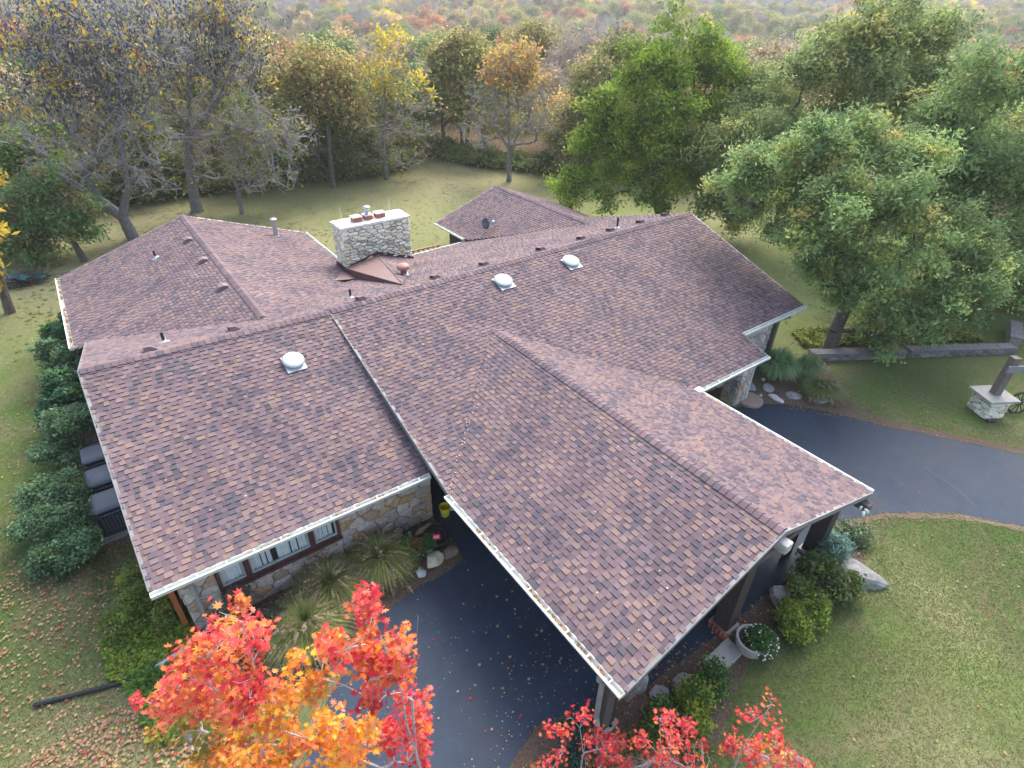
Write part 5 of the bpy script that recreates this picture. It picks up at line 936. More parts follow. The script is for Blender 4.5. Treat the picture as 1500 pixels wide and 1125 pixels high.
shrub('yew_bush', (-8.95, 10.6), [(-9.0, 10.8, 1.3, .85), (-9.2, 10.0, 1.0, .8), (-8.9, 11.4, 1.2, .7)], 420, .075, [((.05, .12, .045), 4), ((.08, .17, .05), 2), ((.03, .08, .04), 3)], 'bright green feathery bush below the far end of the left gutter', seed=41, el=3)
shrub('yew_bush', (-9.1, 8.7), [(-9.3, 8.9, 1.1, .9), (-9.0, 8.1, 1.2, .8)], 420, .08, BLU, 'blue-green bush in the row along the left wall, second from the far end', seed=42, el=2.4)
shrub('yew_bush', (-9.2, 6.4), [(-9.4, 6.5, 1.0, 1.0), (-9.0, 6.0, 1.5, .8), (-9.7, 5.7, .7, .7)], 520, .08, DK, 'large spreading dark green bush in the middle of the row along the left wall', seed=43, el=3)
shrub('yew_bush', (-9.5, 3.6), [(-9.6, 4.3, .9, .9), (-9.4, 3.8, 1.2, .75), (-10.1, 3.5, .7, .65)], 560, .065, BLU, 'dense blue-green bush beside the farthest air conditioner', seed=44, el=1.6)
shrub('privet_bush', (-10.4, .1), [(-10.3, 1.4, .7, .75), (-10.5, .4, .8, .85), (-10.3, -.6, .8, .8), (-10.6, -1.3, .5, .55), (-9.9, -1.3, .55, .5), (-10.0, .2, .9, .6)], 1200, .06, BLU[:] + [((.14, .2, .04), .5)], 'wide loose blue-green bush opposite the three air conditioners', seed=45, el=1.5)
shrub('spirea_bush', (-8.9, -3.9), [(-8.8, -3.8, .55, .6), (-9.2, -4.3, .5, .55), (-8.6, -4.6, .45, .5), (-8.5, -3.5, .6, .45)], 380, .05, [((.10, .15, .03), 4), ((.17, .20, .035), 3), ((.06, .10, .03), 2), ((.30, .10, .05), .3)], 'yellow-green bush between the nearest air conditioner and the wall corner', seed=46)
shrub('barberry_bush', (-6.75, -6.15), [(-6.8, -6.1, .5, .55), (-6.4, -6.6, .45, .5), (-6.9, -6.9, .35, .45)], 260, .05, [((.07, .08, .055), 4), ((.13, .10, .10), 2), ((.06, .11, .04), 2)], 'grey-purple bush under the left end of the window', seed=47, flowers=([((.35, .16, .22), 1)], 60, .04))
def patch(polys, dens, h, size, pal, name, seed, el=1.6, upb=.6, zb=.01):
    rng = np.random.default_rng(seed); pal = gv(pal, 1.6); xs = [p[0] for q in polys for p in q]; ys = [p[1] for q in polys for p in q]; A_ = (max(xs) - min(xs)) * (max(ys) - min(ys)); n = int(A_ * dens)
    x = rng.uniform(min(xs), max(xs), n); y = rng.uniform(min(ys), max(ys), n); k = in_any(x, y, polys); x, y = x[k], y[k]; hh = h * (.3 + .7 * np.abs(np.sin(x * 3.1 + 1) * np.cos(y * 2.7)))
    c = np.column_stack([x, y, zb + rng.random(len(x)) * hh]); lowf = palette(len(c), pal, rng); V, F, C = quads(c, size, el, upb, lowf, rng=rng); return link(name, mesh_np(name, V, F, leaf_m, C), kind='stuff')
patch([[(-9.9, -4.4), (-8.3, -4.3), (-8.0, -5.4), (-8.3, -6.1), (-9.4, -6.3), (-9.9, -5.5)]], 1500, .22, .06, [((.12, .19, .025), 4), ((.22, .26, .03), 3), ((.06, .12, .02), 2), ((.3, .26, .08), .5)], 'ground_cover', 51)
patch([[(-9.5, -5.9), (-8.2, -6.0), (-7.6, -7.2), (-8.1, -8.2), (-9.2, -7.7)]], 1500, .22, .10, [((.07, .15, .025), 4), ((.12, .20, .03), 3), ((.05, .10, .02), 2)], 'ground_cover', 52, el=4)
patch([[(-4.4, -13.0), (-3.2, -12.7), (-1.9, -12.9), (-1.6, -14.8), (-3.4, -14.2)], [(-1.9, -13.3), (-.2, -13.5), (.3, -14.6), (-1.2, -14.9)]], 1100, .14, .06, [((.12, .10, .04), 3), ((.08, .11, .03), 2), ((.26, .15, .07), 2), ((.30, .20, .10), 1)], 'ground_cover', 53)
patch([[(-9.9, -1.2), (-8.3, -1.2), (-8.2, -3.3), (-9.0, -3.6), (-9.9, -3.0)]], 500, .1, .05, [((.07, .12, .03), 4), ((.2, .12, .06), 2)], 'ground_cover', 54)
patch([[(18.2, -6.2), (22, -8.4), (26, -10.9), (26.6, -9.6), (22.4, -6.8), (19, -5)]], 420, .45, .11, [((.14, .19, .03), 4), ((.25, .25, .04), 2), ((.22, .13, .06), 1), ((.07, .11, .03), 2)], 'ground_cover', 55)
YG = [((.14, .20, .03), 4), ((.24, .27, .035), 2.5), ((.07, .11, .025), 3)]
DG = [((.06, .10, .03), 4), ((.09, .13, .035), 3), ((.15, .12, .06), 1)]
shrub('juniper_shrub', (4.3, -14.05), [(4.3, -14.1, .3, .42), (4.1, -14.3, .25, .3), (4.6, -13.9, .3, .3)], 210, .05, YG, 'yellow-green shrub in front of the round stone between planter and boulder', seed=61)
shrub('juniper_shrub', (5.2, -14.0), [(5.2, -14.1, .28, .38), (5.0, -14.25, .22, .28)], 170, .05, YG[:] + [((.1, .17, .03), 3)], 'low bright green shrub beside the olive bush on the carport bed', seed=62)
shrub('spirea_bush', (6.2, -13.85), [(6.2, -13.8, .45, .55), (5.6, -13.7, .4, .42), (6.5, -14.15, .35, .42)], 330, .055, DG[:] + [((.17, .19, .04), 1)], 'dark olive bush at the foot of the flat grey boulder', seed=63, el=2.2)
shrub('juniper_shrub', (1.55, -13.95), [(1.5, -13.9, .28, .34), (1.3, -14.1, .25, .3)], 170, .05, [((.05, .11, .03), 4), ((.10, .17, .035), 3), ((.03, .07, .02), 2)], 'dark green shrub left of the concrete slab', seed=64)
shrub('juniper_shrub', (.65, -14.15), [(.65, -14.15, .32, .42), (.35, -14.35, .28, .35), (.9, -13.95, .25, .28)], 220, .05, YG, 'yellow-green rounded shrub nearest the front corner of the carport', seed=65)
shrub('juniper_shrub', (-.1, -13.85), [(-.1, -13.85, .25, .3), (-.4, -13.95, .2, .28)], 110, .05, [((.10, .18, .03), 3), ((.05, .1, .025), 3)], 'small green shrub under the carport corner gutter', seed=66)
shrub('juniper_shrub', (-1.85, -13.0), [(-1.85, -13.0, .22, .4), (-2.2, -13.1, .18, .3), (-1.5, -12.85, .16, .25)], 190, .04, [((.03, .065, .045), 4), ((.05, .09, .06), 3)], 'low dark blue-green juniper left of the brown downspout elbow', seed=67)
shrub('sedum_plant', (8.55, -13.35), [(8.5, -13.4, .25, .35), (8.75, -13.65, .2, .28), (8.25, -13.2, .22, .28)], 120, .05, [((.08, .14, .06), 3), ((.12, .18, .09), 2)], 'clump of dusty pink flowering sedum behind the flat grey boulder', 'flowering plant', seed=68, flowers=([((.42, .22, .25), 3), ((.5, .32, .32), 1)], 520, .06))
shrub('fennel_plant', (7.35, -13.5), [(7.35, -13.5, .5, .38), (7.1, -13.6, .3, .3)], 130, .03, [((.11, .19, .16), 4), ((.16, .25, .2), 2)], 'feathery blue-green herb beside the right carport post', 'plant', seed=69, el=5)
# arching ornamental grasses with plumes
def grass_clump(base, r, h, n, label, pal, plumes, seed, lean=(0, 0), pcol=[((.42, .31, .22), 3), ((.52, .40, .30), 2), ((.30, .21, .16), 2)], wid=.015):
    rng = np.random.default_rng(seed); t = thing('ornamental_grass', (base[0], base[1], 0), label, 'ornamental grass'); seg = 6; pal = gv(pal, 1.55); n = int(n * 1.7); plumes = int(plumes * .62)
    def blades(n, wid, hh, rr, pal):
        a = rng.random(n) * 6.283; l = rng.uniform(.55, 1.1, n); out = np.stack([np.cos(a), np.sin(a), 0 * a], 1); b0 = out * rng.uniform(0, .16, (n, 1)) * r; sp = rng.uniform(.15, 1.0, n)
        s = np.linspace(0, 1, seg)[None, :, None]; reach = (rr * sp * l)[:, None, None]; hz = (hh * l)[:, None]
        z = hz * (1.55 * s[..., 0] - (.55 + .75 * sp[:, None]) * s[..., 0] ** 2.2); P_ = b0[:, None] + out[:, None] * reach * s ** 1.5; P_[..., 2] = np.maximum(z, .01)
        P_[..., 0] += lean[0] * s[..., 0] ** 2; P_[..., 1] += lean[1] * s[..., 0] ** 2
        w = np.cross(out, [0, 0, 1.])[:, None] * (wid * (1.02 - s)); V = np.concatenate([P_ - w, P_ + w], 1).reshape(-1, 3); b_ = np.arange(n)[:, None] * 2 * seg; i = np.arange(seg - 1)[None]
        F = np.stack([b_ + i, b_ + i + 1, b_ + seg + i + 1, b_ + seg + i], -1).reshape(-1, 4); return V, F, np.repeat(palette(n, pal, rng), 2 * seg, 0), P_[:, -1], P_[:, -1] - P_[:, -2]
    V, F, C, _, _ = blades(n, wid, h, r, pal); link('blades', mesh_np('blades', V, F, leaf_m, C), t, kind='stuff')
    if plumes:
        V, F, C, tipp, dr = blades(plumes, .004, h * 1.15, r * .95, [((.3, .25, .15), 1)]); link('stalks', mesh_np('stalks', V, F, leaf_m, C), t, kind='stuff')
        dr = dr / np.linalg.norm(dr, axis=1)[:, None]; k = 26; s = rng.random((plumes, k, 1)); c = tipp[:, None] + dr[:, None] * (s - .2) * .24 + rng.normal(size=(plumes, k, 3)) * .016 * (1.3 - s); c = c.reshape(-1, 3)
        q = quads(c, .022, 3.2, .1, np.repeat(palette(plumes, pcol, rng), k, 0), rng=rng); link('plumes', mesh_np('plumes', q[0], q[1], leaf_m, q[2]), t, kind='stuff')
    return t
GP = [((.16, .21, .055), 4), ((.24, .25, .09), 3), ((.10, .15, .035), 2), ((.34, .28, .16), 1.6)]
grass_clump((-4.75, -6.4), 1.25, 1.05, 4200, 'tan-plumed fountain grass under the right half of the window', GP, 330, 71)
grass_clump((-5.7, -7.15), 1.3, 1.05, 4400, 'tan-plumed fountain grass nearest the red maples', GP, 330, 72)
grass_clump((-3.3, -6.35), 1.15, 1.1, 4200, 'tan-plumed fountain grass beside the rusty wheel', GP, 340, 73)
grass_clump((14.6, -6.9), 1.1, 1.6, 1900, 'tall dark green maiden grass beside the right stone wall', [((.11, .20, .08), 4), ((.17, .27, .12), 2), ((.27, .35, .2), 1)], 30, 74, (.2, 0), [((.5, .38, .34), 2), ((.6, .5, .45), 1)], .026)
grass_clump((15.6, -7.6), .9, 1.4, 1200, 'maiden grass with pale pink plumes near the low wall', [((.12, .21, .08), 4), ((.2, .29, .13), 2)], 90, 75, (.25, -.1), [((.5, .38, .34), 2), ((.6, .5, .45), 1)], .018)
grass_clump((15.0, -8.7), 1.0, .9, 2200, 'rounded fountain grass at the edge of the right drive', [((.10, .16, .04), 4), ((.16, .21, .06), 2), ((.3, .24, .13), .8)], 220, 76, (.1, -.1), [((.42, .32, .26), 2), ((.34, .25, .2), 1)])
# ---------------------------------------------------------------- rocks and garden things
rock_m = MA('rock', scale=7, amt=.35, rough=.92, bmp=.8, bdist=.03)
def rock(name, x, y, z, size, col, label, seed=1, rz=0, tilt=(0, 0), flat=1.0, cat='rock', sub=3):
    import bmesh
    bm = bmesh.new(); bmesh.ops.create_icosphere(bm, subdivisions=sub, radius=1); r = random.Random(seed); pl = [(Vector((r.gauss(0, 1), r.gauss(0, 1), r.gauss(0, 1) * flat)).normalized(), r.uniform(.62, .9)) for _ in range(14)]
    for v in bm.verts:
        for n_, d in pl:
            k = v.co.dot(n_) - d
            if k > 0: v.co -= n_ * k * .92
        v.co += v.co.normalized() * r.uniform(-.02, .02); v.co = Vector((v.co.x * size[0], v.co.y * size[1], v.co.z * size[2]))
    me = bpy.data.meshes.new(name); bm.to_mesh(me); bm.free(); me.materials.append(rock_m); a = me.color_attributes.new('Col', 'FLOAT_COLOR', 'POINT'); a.data.foreach_set('color', np.tile(np.array([*col, 1], np.float32), len(me.vertices)))
    o = link(name, me, None, (x, y, z)); o.rotation_euler = (tilt[0], tilt[1], rz); o['label'] = label; o['category'] = cat; return o
rock('flat_boulder', 7.25, -14.1, .13, (1.15, .62, .27), (.25, .25, .245), 'large flat grey boulder lying in the lawn by the right carport post', 3, R(-42), (0, R(6)))
rock('boulder', 4.95, -13.42, .2, (.36, .3, .3), (.36, .33, .31), 'rounded pinkish grey boulder on the bed edge behind the yellow-green shrub', 5, .4)
rock('boulder', 6.75, -13.45, .12, (.2, .16, .16), (.40, .39, .37), 'small pale stone at the foot of the right carport post', 6, .4)
rock('boulder', 8.0, -13.15, .2, (.42, .3, .22), (.46, .43, .38), 'pale boulder tucked behind the pink sedum', 7, .9)
rock('limestone_block', -2.0, -7.0, .12, (.36, .27, .17), (.62, .55, .40), 'cream limestone block in the mulch beside the driveway edge', 11, .5, (0, R(8)))
rock('white_stone', -2.52, -7.18, .09, (.17, .15, .14), (.56, .58, .61), 'small white-grey stone left of the cream limestone block', 12)
rock('brown_stone', -1.45, -7.0, .06, (.30, .2, .09), (.26, .19, .14), 'flat brown stone right of the cream limestone block', 13, .3)
rock('leaning_slab', -1.75, -5.95, .22, (.30, .13, .34), (.42, .29, .20), 'tan stone slab leaning behind the black tyre planter', 14, .2, (R(25), 0))
for i, (x, y, s, c, lb) in enumerate([(13.2, -6.6, (.42, .5, .1), (.34, .33, .32), 'wide grey flagstone nearest the stone column'), (13.75, -7.25, (.42, .28, .08), (.33, .32, .32), 'grey flagstone between the column and the maiden grass'), (13.4, -7.85, (.42, .2, .07), (.66, .65, .62), 'bright white flagstone at the drive edge'), (14.15, -8.2, (.36, .3, .08), (.31, .31, .31), 'grey stone in front of the fountain grass'), (14.75, -9.05, (.36, .22, .08), (.32, .32, .31), 'grey stone half under the fountain grass by the drive'), (14.2, -6.75, (.12, .1, .07), (.55, .52, .48), 'small pale stone in the mulch near the maiden grass'), (13.05, -7.4, (.1, .08, .05), (.6, .58, .54), 'tiny white stone in the mulch by the flagstones')]):
    rock('flagstone', x, y, .04, s, c, lb, 60 + i, i * .7, sub=2)
rock('grey_stone', 1.0, -13.5, .08, (.34, .28, .12), (.36, .35, .34), 'flat grey stone in the bed beyond the dark green shrub', 81)
rock('grey_stone', .35, -13.3, .07, (.3, .22, .1), (.38, .36, .35), 'flat grey stone in the leaves near the carport corner', 82); rock('upright_stone', .05, -13.0, .3, (.17, .13, .42), (.34, .34, .33), 'upright grey stone under the front roof edge', 83)
rock('grey_stone', -8.35, -5.95, .06, (.16, .1, .07), (.45, .45, .44), 'small grey stone beside the white drain pipe', 84)
slab_ = MB().box(-.50, .50, -.24, .24, 0, .1).obj('concrete_slab', M('bench_slab', (.44, .42, .37), (.32, .31, .28), 6, .9, .5), None, (2.32, -13.62, .01), bevel=.012); slab_.rotation_euler.z = R(2); tag(slab_, 'pale concrete slab laid across the bed left of the flower planter', 'slab')
# round flower planter
pt_ = thing('planter', (3.05, -13.85, 0), 'round concrete planter with white flowers at the middle carport post', 'planter')
MB().lathe([(0, .0), (.26, 0), (.36, .18), (.40, .40), (.40, .46), (.345, .46), (.34, .38), (0, .37)], 26).obj('bowl', concrete_m, pt_, smooth=False)
MB().lathe([(0, .39), (.34, .385)], 20).obj('soil', M('dark_soil', (.05, .035, .03), None, 12, .95, .5), pt_)
rr_ = np.random.default_rng(3); c = ball(2400, rr_, .5) * np.array([.42, .40, .34]) + np.array([.14, -.14, .38]); c = c[(c[:, 2] > .06)]; q = quads(c, .05, 1.5, .4, palette(len(c), [((.05, .13, .03), 4), ((.09, .19, .04), 2)], rr_), rng=rr_); link('flower_leaves', mesh_np('flower_leaves', q[0], q[1], leaf_m, q[2]), pt_, kind='stuff')
c = ball(110, rr_, .97) * np.array([.45, .43, .37]) + np.array([.14, -.14, .38]); c = c[c[:, 2] > .15]; q = quads(c, .055, 1, 2, np.full((len(c), 3), .85), rng=rr_); link('white_blossoms', mesh_np('white_blossoms', q[0], q[1], leaf_m, q[2]), pt_, kind='stuff')
# buckets
def bucket(x, y, col, label, h=.37, r=.16):
    t = thing('bucket', (x, y, .024), label, 'bucket'); m = M('plastic_' + label.split()[0], col, tuple(k * .85 for k in col), 5, .4, 0)
    MB().lathe([(0, 0), (r * .8, 0), (r * .98, h * .9), (r * 1.08, h * .9), (r * 1.08, h), (r * .98, h), (r * .96, h * .95), (r * .78, .02), (0, .02)], 24).obj('pail', m, t)
    a = [R(200 + k * 14) for k in range(11)]; MB().tube([(r * 1.1 * math.cos(x_), r * 1.1 * math.sin(x_), h * .82 - .1 * math.sin(math.pi * k / 10)) for k, x_ in enumerate(a)], .006, 5).obj('handle', steel_m, t)
bucket(-.82, -5.62, (.78, .72, .02), 'yellow plastic bucket by the dark carport doorway'); bucket(-.5, -5.5, (.70, .74, .78), 'white plastic bucket standing behind the yellow one')
# rusty wheel leaning on the wall
def wheel(loc, rz, tilt, r, label, mat, spokes=12, th=.03):
    t = thing('wagon_wheel', loc, label, 'wheel'); t.rotation_euler = (tilt, 0, rz); k = 32
    MB().tube([(r * math.cos(6.2832 * i / k), 0, r + r * math.sin(6.2832 * i / k)) for i in range(k + 1)], th, 6, caps=False).obj('rim', mat, t)
    for i in range(spokes): a = 6.2832 * i / spokes; MB().tube([(0, 0, r), (r * math.cos(a), 0, r + r * math.sin(a))], th * .42, 5).obj('spoke', mat, t)
    MB().lathe([(0, -.07), (.06, -.07), (.07, 0), (.06, .07), (0, .07)], 10, mtx=Matrix.Translation((0, 0, r)) @ Matrix.Rotation(R(90), 4, 'X')).obj('hub', mat, t); return t
rust = M('rusty_iron', (.16, .09, .06), (.08, .05, .04), 18, .9, .5)
wheel((-2.62, -5.72, .02), 0, R(10), .36, 'thin rusty iron wheel leaning on the stone wall behind the fountain grass', rust, 14, .016)
wheel((20.5, -13.95, .0), R(-35), R(-8), .45, 'dark wooden wagon wheel leaning behind the stone well base', dkwood_m, 12, .05)
# black tyre planter
ty = thing('tyre', (-1.55, -6.35, .17), 'black tyre lying tilted at the edge of the mulch bed', 'tyre'); ty.rotation_euler = (R(20), R(14), 0)
MB().lathe([(.20, -.08), (.30, -.11), (.37, -.08), (.385, 0), (.37, .08), (.30, .11), (.20, .08), (.235, .06), (.25, 0), (.235, -.06), (.20, -.08)], 30).obj('casing', M('rubber', (.018, .018, .02), (.012, .012, .012), 12, .55, .2), ty, smooth=True)
for k in range(4): MB().tube([(.22 + .03 * k, 0, 0)] * 1 + [(.22 * math.cos(a) , .22 * math.sin(a), -.03 + .02 * k) for a in [i * .5 for i in range(1, 12)]], .012, 5).obj('hose_coil', black_m, ty) if k < 2 else None
# potted plants
def pot(x, y, label, pal, fl=None, potcol=(.55, .6, .66), seed=1, h=.5):
    rng = np.random.default_rng(seed); t = thing('potted_plant', (x, y, .012), label, 'potted plant'); MB().lathe([(0, 0), (.10, 0), (.135, .2), (.15, .2), (.15, .24), (.12, .24), (.115, .2), (0, .2)], 20).obj('pot', M('pot_' + str(seed), potcol, tuple(k * .85 for k in potcol), 5, .5, 0), t)
    c = ball(900, rng, .2) * np.array([.26, .26, .22]) + np.array([0, 0, h]); q = quads(c, .055, 1.4, .4, palette(len(c), pal, rng), rng=rng); link('foliage', mesh_np('foliage', q[0], q[1], leaf_m, q[2]), t, kind='stuff'); P_ = np.zeros((6, 3)); P_[:, 2] = .2; V, F = tubes_np(P_, c[:6], np.full(6, .012), np.full(6, .006), 4); link('stems', mesh_np('stems', V, F, bark_m), t, kind='stuff'); return t
pot(-2.35, -6.55, 'bronze leaved plant in a small pale blue pot', [((.28, .15, .05), 3), ((.16, .13, .04), 2), ((.12, .15, .03), 2)], seed=91)
pt2 = pot(-1.95, -6.6, 'green leaved plant in a small pot with a red tag', [((.06, .14, .04), 4), ((.10, .2, .05), 2)], seed=92, potcol=(.3, .36, .38), h=.42)
tg_ = MB().box(-.1, .1, -.008, .008, -.07, .07).obj('red_tag', M('pink_red_tag', (.72, .02, .10), (.65, .015, .08), 3, .5, 0), pt2, (.22, -.12, .62)); tg_.rotation_euler = (R(-35), R(12), R(-20))
for k in range(2): lm = MB(); [lm.box(-.075 + i * .03, -.053 + i * .03, -.0105, -.0085, .008 - k * .04, .026 - k * .04) for i in range(5)]; lm.obj('tag_lettering', white_m, tg_)
MB().tube([(.2, -.1, .2), (.22, -.12, .56)], .006, 5).obj('tag_stick', white_m, pt2)
shrub('green_shrub', (-2.75, -6.25), [(-2.75, -6.3, .3, .32), (-2.5, -6.6, .25, .25)], 120, .05, [((.06, .15, .03), 4), ((.1, .2, .03), 2)], 'small leafy green shrub between the fountain grass and the pots', seed=93)
gh = thing('garden_hook', (-1.75, -5.75, 0), 'thin grey iron garden hook standing by the stone wall', 'garden hook'); MB().tube([(0, 0, 0), (0, 0, .85), (.03, -.02, .98), (.1, -.05, 1.0), (.12, -.06, .9)], .014, 6).obj('rod', steel_m, gh, smooth=True); MB().tube([(-.08, 0, .78), (.08, 0, .78)], .01, 5).obj('cross_bar', steel_m, gh)
fig = thing('garden_ornament', (-2.2, -5.95, 0), 'small grey stone garden figure by the wall', 'ornament'); MB().lathe([(0, 0), (.09, 0), (.1, .08), (.06, .14), (.08, .22), (.05, .3), (.06, .36), (.045, .42), (0, .44)], 14).obj('body', concrete_m, fig, smooth=True)
# air conditioners on their pads
pad_m = M('pad', (.25, .235, .225), (.18, .17, .165), 7, .95, .3)
pdn = MB().box(-9.55, -8.15, -.95, 3.0, 0, .07).obj('equipment_pad', pad_m, None, bevel=.01); tag(pdn, 'concrete pad under the three air conditioners', 'concrete pad')
ac_m = M('blue_black_casing', (.035, .042, .055), (.026, .032, .043), 5, .45, .05); ac_top = M('grey_blue_plastic_top', (.11, .13, .145), (.085, .10, .12), 7, .5, .1); ac_fin = M('louvre', (.085, .10, .13), (.07, .085, .11), 8, .45, 0)
def rrect(w, d, r, n=5):
    out = []
    for cx_, cy_, a0 in ((w - r, d - r, 0), (-w + r, d - r, 90), (-w + r, -d + r, 180), (w - r, -d + r, 270)):
        for k in range(n + 1): a = R(a0 + 90 * k / n); out.append((cx_ + r * math.cos(a), cy_ + r * math.sin(a)))
    return out
def loft(rings, caps=(True, True)):
    n = len(rings[0]); mb = MB(); vs = [v for r in rings for v in r]; fs = [(i * n + k, i * n + (k + 1) % n, (i + 1) * n + (k + 1) % n, (i + 1) * n + k) for i in range(len(rings) - 1) for k in range(n)]
    if caps[0]: fs.append(tuple(range(n))[::-1])
    if caps[1]: fs.append(tuple((len(rings) - 1) * n + k for k in range(n)))
    return mb.add(vs, fs)
def ac(y, label):
    t = thing('air_conditioner', (-8.88, y, .07), label, 'air conditioner', 'three air conditioners in a row by the left wall'); ring = lambda w, d, r, z: [(a, b, z) for a, b in rrect(w, d, r)]
    loft([ring(.57, .46, .12, 0), ring(.57, .46, .12, .06)]).obj('base_pan', ac_m, t)
    loft([ring(.52, .41, .10, .06), ring(.52, .41, .10, .70)]).obj('coil_housing', ac_m, t)
    for s in (-1, 1):
        for k in range(10): x = -.40 + k * .089; MB().box(x - .026, x + .026, min(s * .41, s * .44), max(s * .41, s * .44), .1, .66).obj('louvre', ac_fin, t)
    for k in range(8): y_ = -.30 + k * .086; MB().box(-.55, -.52, y_ - .026, y_ + .026, .1, .66).obj('louvre', ac_fin, t)
    loft([ring(.56, .45, .12, .70), ring(.56, .45, .12, .74), ring(.53, .42, .11, .78)]).obj('upper_band', ac_m, t)
    # recessed dark fan opening under a domed lid
    for k in range(9):
        a = R(40 * k); MB().box(-.015, .015, .05, .36, .80, .815, mtx=Matrix.Rotation(a, 4, 'Z')).obj('fan_grille_bar', black_m, t) if k < 9 else None
    MB().lathe([(0, .80), (.12, .80), (.11, .87), (0, .88)], 18, (0, -.0, 0)).obj('fan_motor', ac_top, t, smooth=True)
    lid = [ring(.55, .44, .15, .86), ring(.575, .465, .16, .89), ring(.56, .45, .16, .95), ring(.45, .34, .14, .985), ring(.2, .15, .08, 1.0)]
    lid = [[(a, b + .06 * (z - .8), z) for a, b, z in r_] for r_ in lid]
    loft(lid).obj('lid', ac_top, t, smooth=True)
    for cx_, cy_ in ((-.45, -.34), (.45, -.34), (-.45, .34), (.45, .34)): MB().box(cx_ - .03, cx_ + .03, cy_ - .03, cy_ + .03, .78, .88).obj('lid_support', ac_m, t)
    MB().box(.15, .32, -.475, -.462, .71, .745).obj('badge', white_m, t)
ac(-.28, 'nearest of the three dark air conditioners, at the end of the pad'); ac(1.02, 'middle of the three dark air conditioners'); ac(2.32, 'farthest of the three dark air conditioners, beside the dense bush')
# drain pipe
dw = MB().tube([(-7.9, -5.75, .10), (-8.0, -5.8, .16), (-8.35, -5.92, .18), (-8.9, -6.0, .16)], .06, 10).obj('drain_pipe', M('white_pvc', (.55, .56, .56), (.42, .43, .43), 4, .45, .1), None, smooth=True); tag(dw, 'pale grey rigid drain pipe leading away from the corner downspout', 'pipe')
pts = [(-8.85, -6.0, .15), (-9.2, -5.97, .10), (-9.6, -5.85, .06), (-10.1, -5.7, .06), (-10.7, -5.5, .06), (-11.35, -5.28, .06)]; PP = []
for i in range(len(pts) - 1):
    for k in range(9): PP.append(tuple(lerp(pts[i][j], pts[i + 1][j], k / 9) for j in range(3)))
cp_ = MB().tube(PP, [.052 + .008 * (i % 2) for i in range(len(PP))], 8).obj('corrugated_pipe', black_m, None); tag(cp_, 'black corrugated drain hose snaking over the left lawn', 'hose')
# low stone wall to the right
def low_wall(a, b, hgt, label, seed, w=.42):
    A_, B_ = Vector((*a, 0)), Vector((*b, 0)); d = (B_ - A_); L_ = d.length; d.normalize(); n_ = Vector((d.y, -d.x, 0)); t = thing('low_wall', tuple(A_), label, 'wall', None, math.atan2(d.y, d.x))
    MB().box(0, L_, -w / 2, w / 2, 0, hgt - .05).obj('core', mortar_m, t); stones(t, (0, -w / 2, 0), (1, 0, 0), (0, 0, 1), (0, -1, 0), 0, L_, 0, hgt - .06, .32, .14, seed, [((.20, .195, .19), 3), ((.27, .26, .24), 2), ((.15, .145, .145), 1)], depth=.04)
    x = 0; r = random.Random(seed)
    while x < L_ - .1:
        l = min(r.uniform(.4, .8), L_ - x); o = MB().box(0, l - .012, -w / 2 - .04 + r.uniform(-.02, .02), w / 2 + .04 + r.uniform(-.02, .02), 0, .07 + r.uniform(0, .02), (.19, .18, .185)).obj('cap_stone', stone_m, t, (x, 0, hgt - .05), bevel=.012); x += l
low_wall((17.5, -6.9), (21.3, -9.2), .34, 'low grey stone garden wall running from the grass clump past the pecan tree', 5); low_wall((21.5, -9.3), (26.0, -12.0), .34, 'far stretch of the low stone garden wall under the blue-green tree', 6); low_wall((26.3, -11.9), (28.4, -11.2), .6, 'short raised end of the stone garden wall', 7)
# stone well base with timber post and arm
wb = thing('well_base', (19.5, -13.2, 0), 'square stone pedestal with concrete cap carrying a timber post with a cross arm', 'stone pedestal', rz=R(-31))
MB().box(-.38, .38, -.42, .42, 0, .8).obj('core', mortar_m, wb)
for k, (org, U, N_) in enumerate((((0, -.42, 0), (1, 0, 0), (0, -1, 0)), ((-.38, 0, 0), (0, -1, 0), (-1, 0, 0)), ((0, .42, 0), (-1, 0, 0), (0, 1, 0)), ((.38, 0, 0), (0, 1, 0), (1, 0, 0)))):
    stones(wb, org, U, (0, 0, 1), N_, -.42, .42, 0, .8, .36, .2, 90 + k, CHPAL, depth=.05)
MB().box(-.62, .62, -.58, .58, .8, .9).obj('cap', M('cap_concrete', (.40, .385, .35), (.32, .31, .28), 6, .9, .3), wb, bevel=.015)
MB().box(-.14, .14, -.14, .14, .9, 2.55).obj('post', M('old_timber', (.20, .165, .14), (.13, .11, .095), 9, .9, .5), wb, bevel=.01)
MB().box(-.28, 1.9, -.22, -.142, 1.98, 2.26).obj('arm', M('silver_timber', (.27, .27, .29), (.2, .2, .215), 9, .85, .4), wb, bevel=.008)
MB().tube([(-.42, -.62, .06), (-.1, -.66, .06)], .07, 8).obj('log', dkwood_m, wb)
rock('grey_slab', 20.1, -14.75, .06, (.5, .3, .08), (.36, .37, .39), 'pale grey slab lying right of the stone pedestal', 99)
# stone entrance step
MB().lathe([(0, 0), (.52, 0), (.52, .11), (.49, .13), (0, .13)], 26, (12.35, -7.35, .0)).obj('round_step', M('step_stone', (.33, .26, .22), (.25, .2, .17), 6, .9, .3), house)
# black metal rack by the right post
rk = thing('metal_rack', (6.3, -12.75, .024), 'black upright slatted metal rack standing inside the right carport post', 'rack')
for k in range(5): MB().box(-.26 + k * .13, -.20 + k * .13, -.02, .02, 0, 1.25).obj('bar', black_m, rk)
for z in (.12, 1.1): MB().box(-.28, .34, .021, .045, z, z + .05).obj('rail', black_m, rk)
MB().tube([(-.2, -.05, 1.3), (0, -.1, 1.36), (.3, -.06, 1.3)], .02, 6).obj('handle', steel_m, rk)
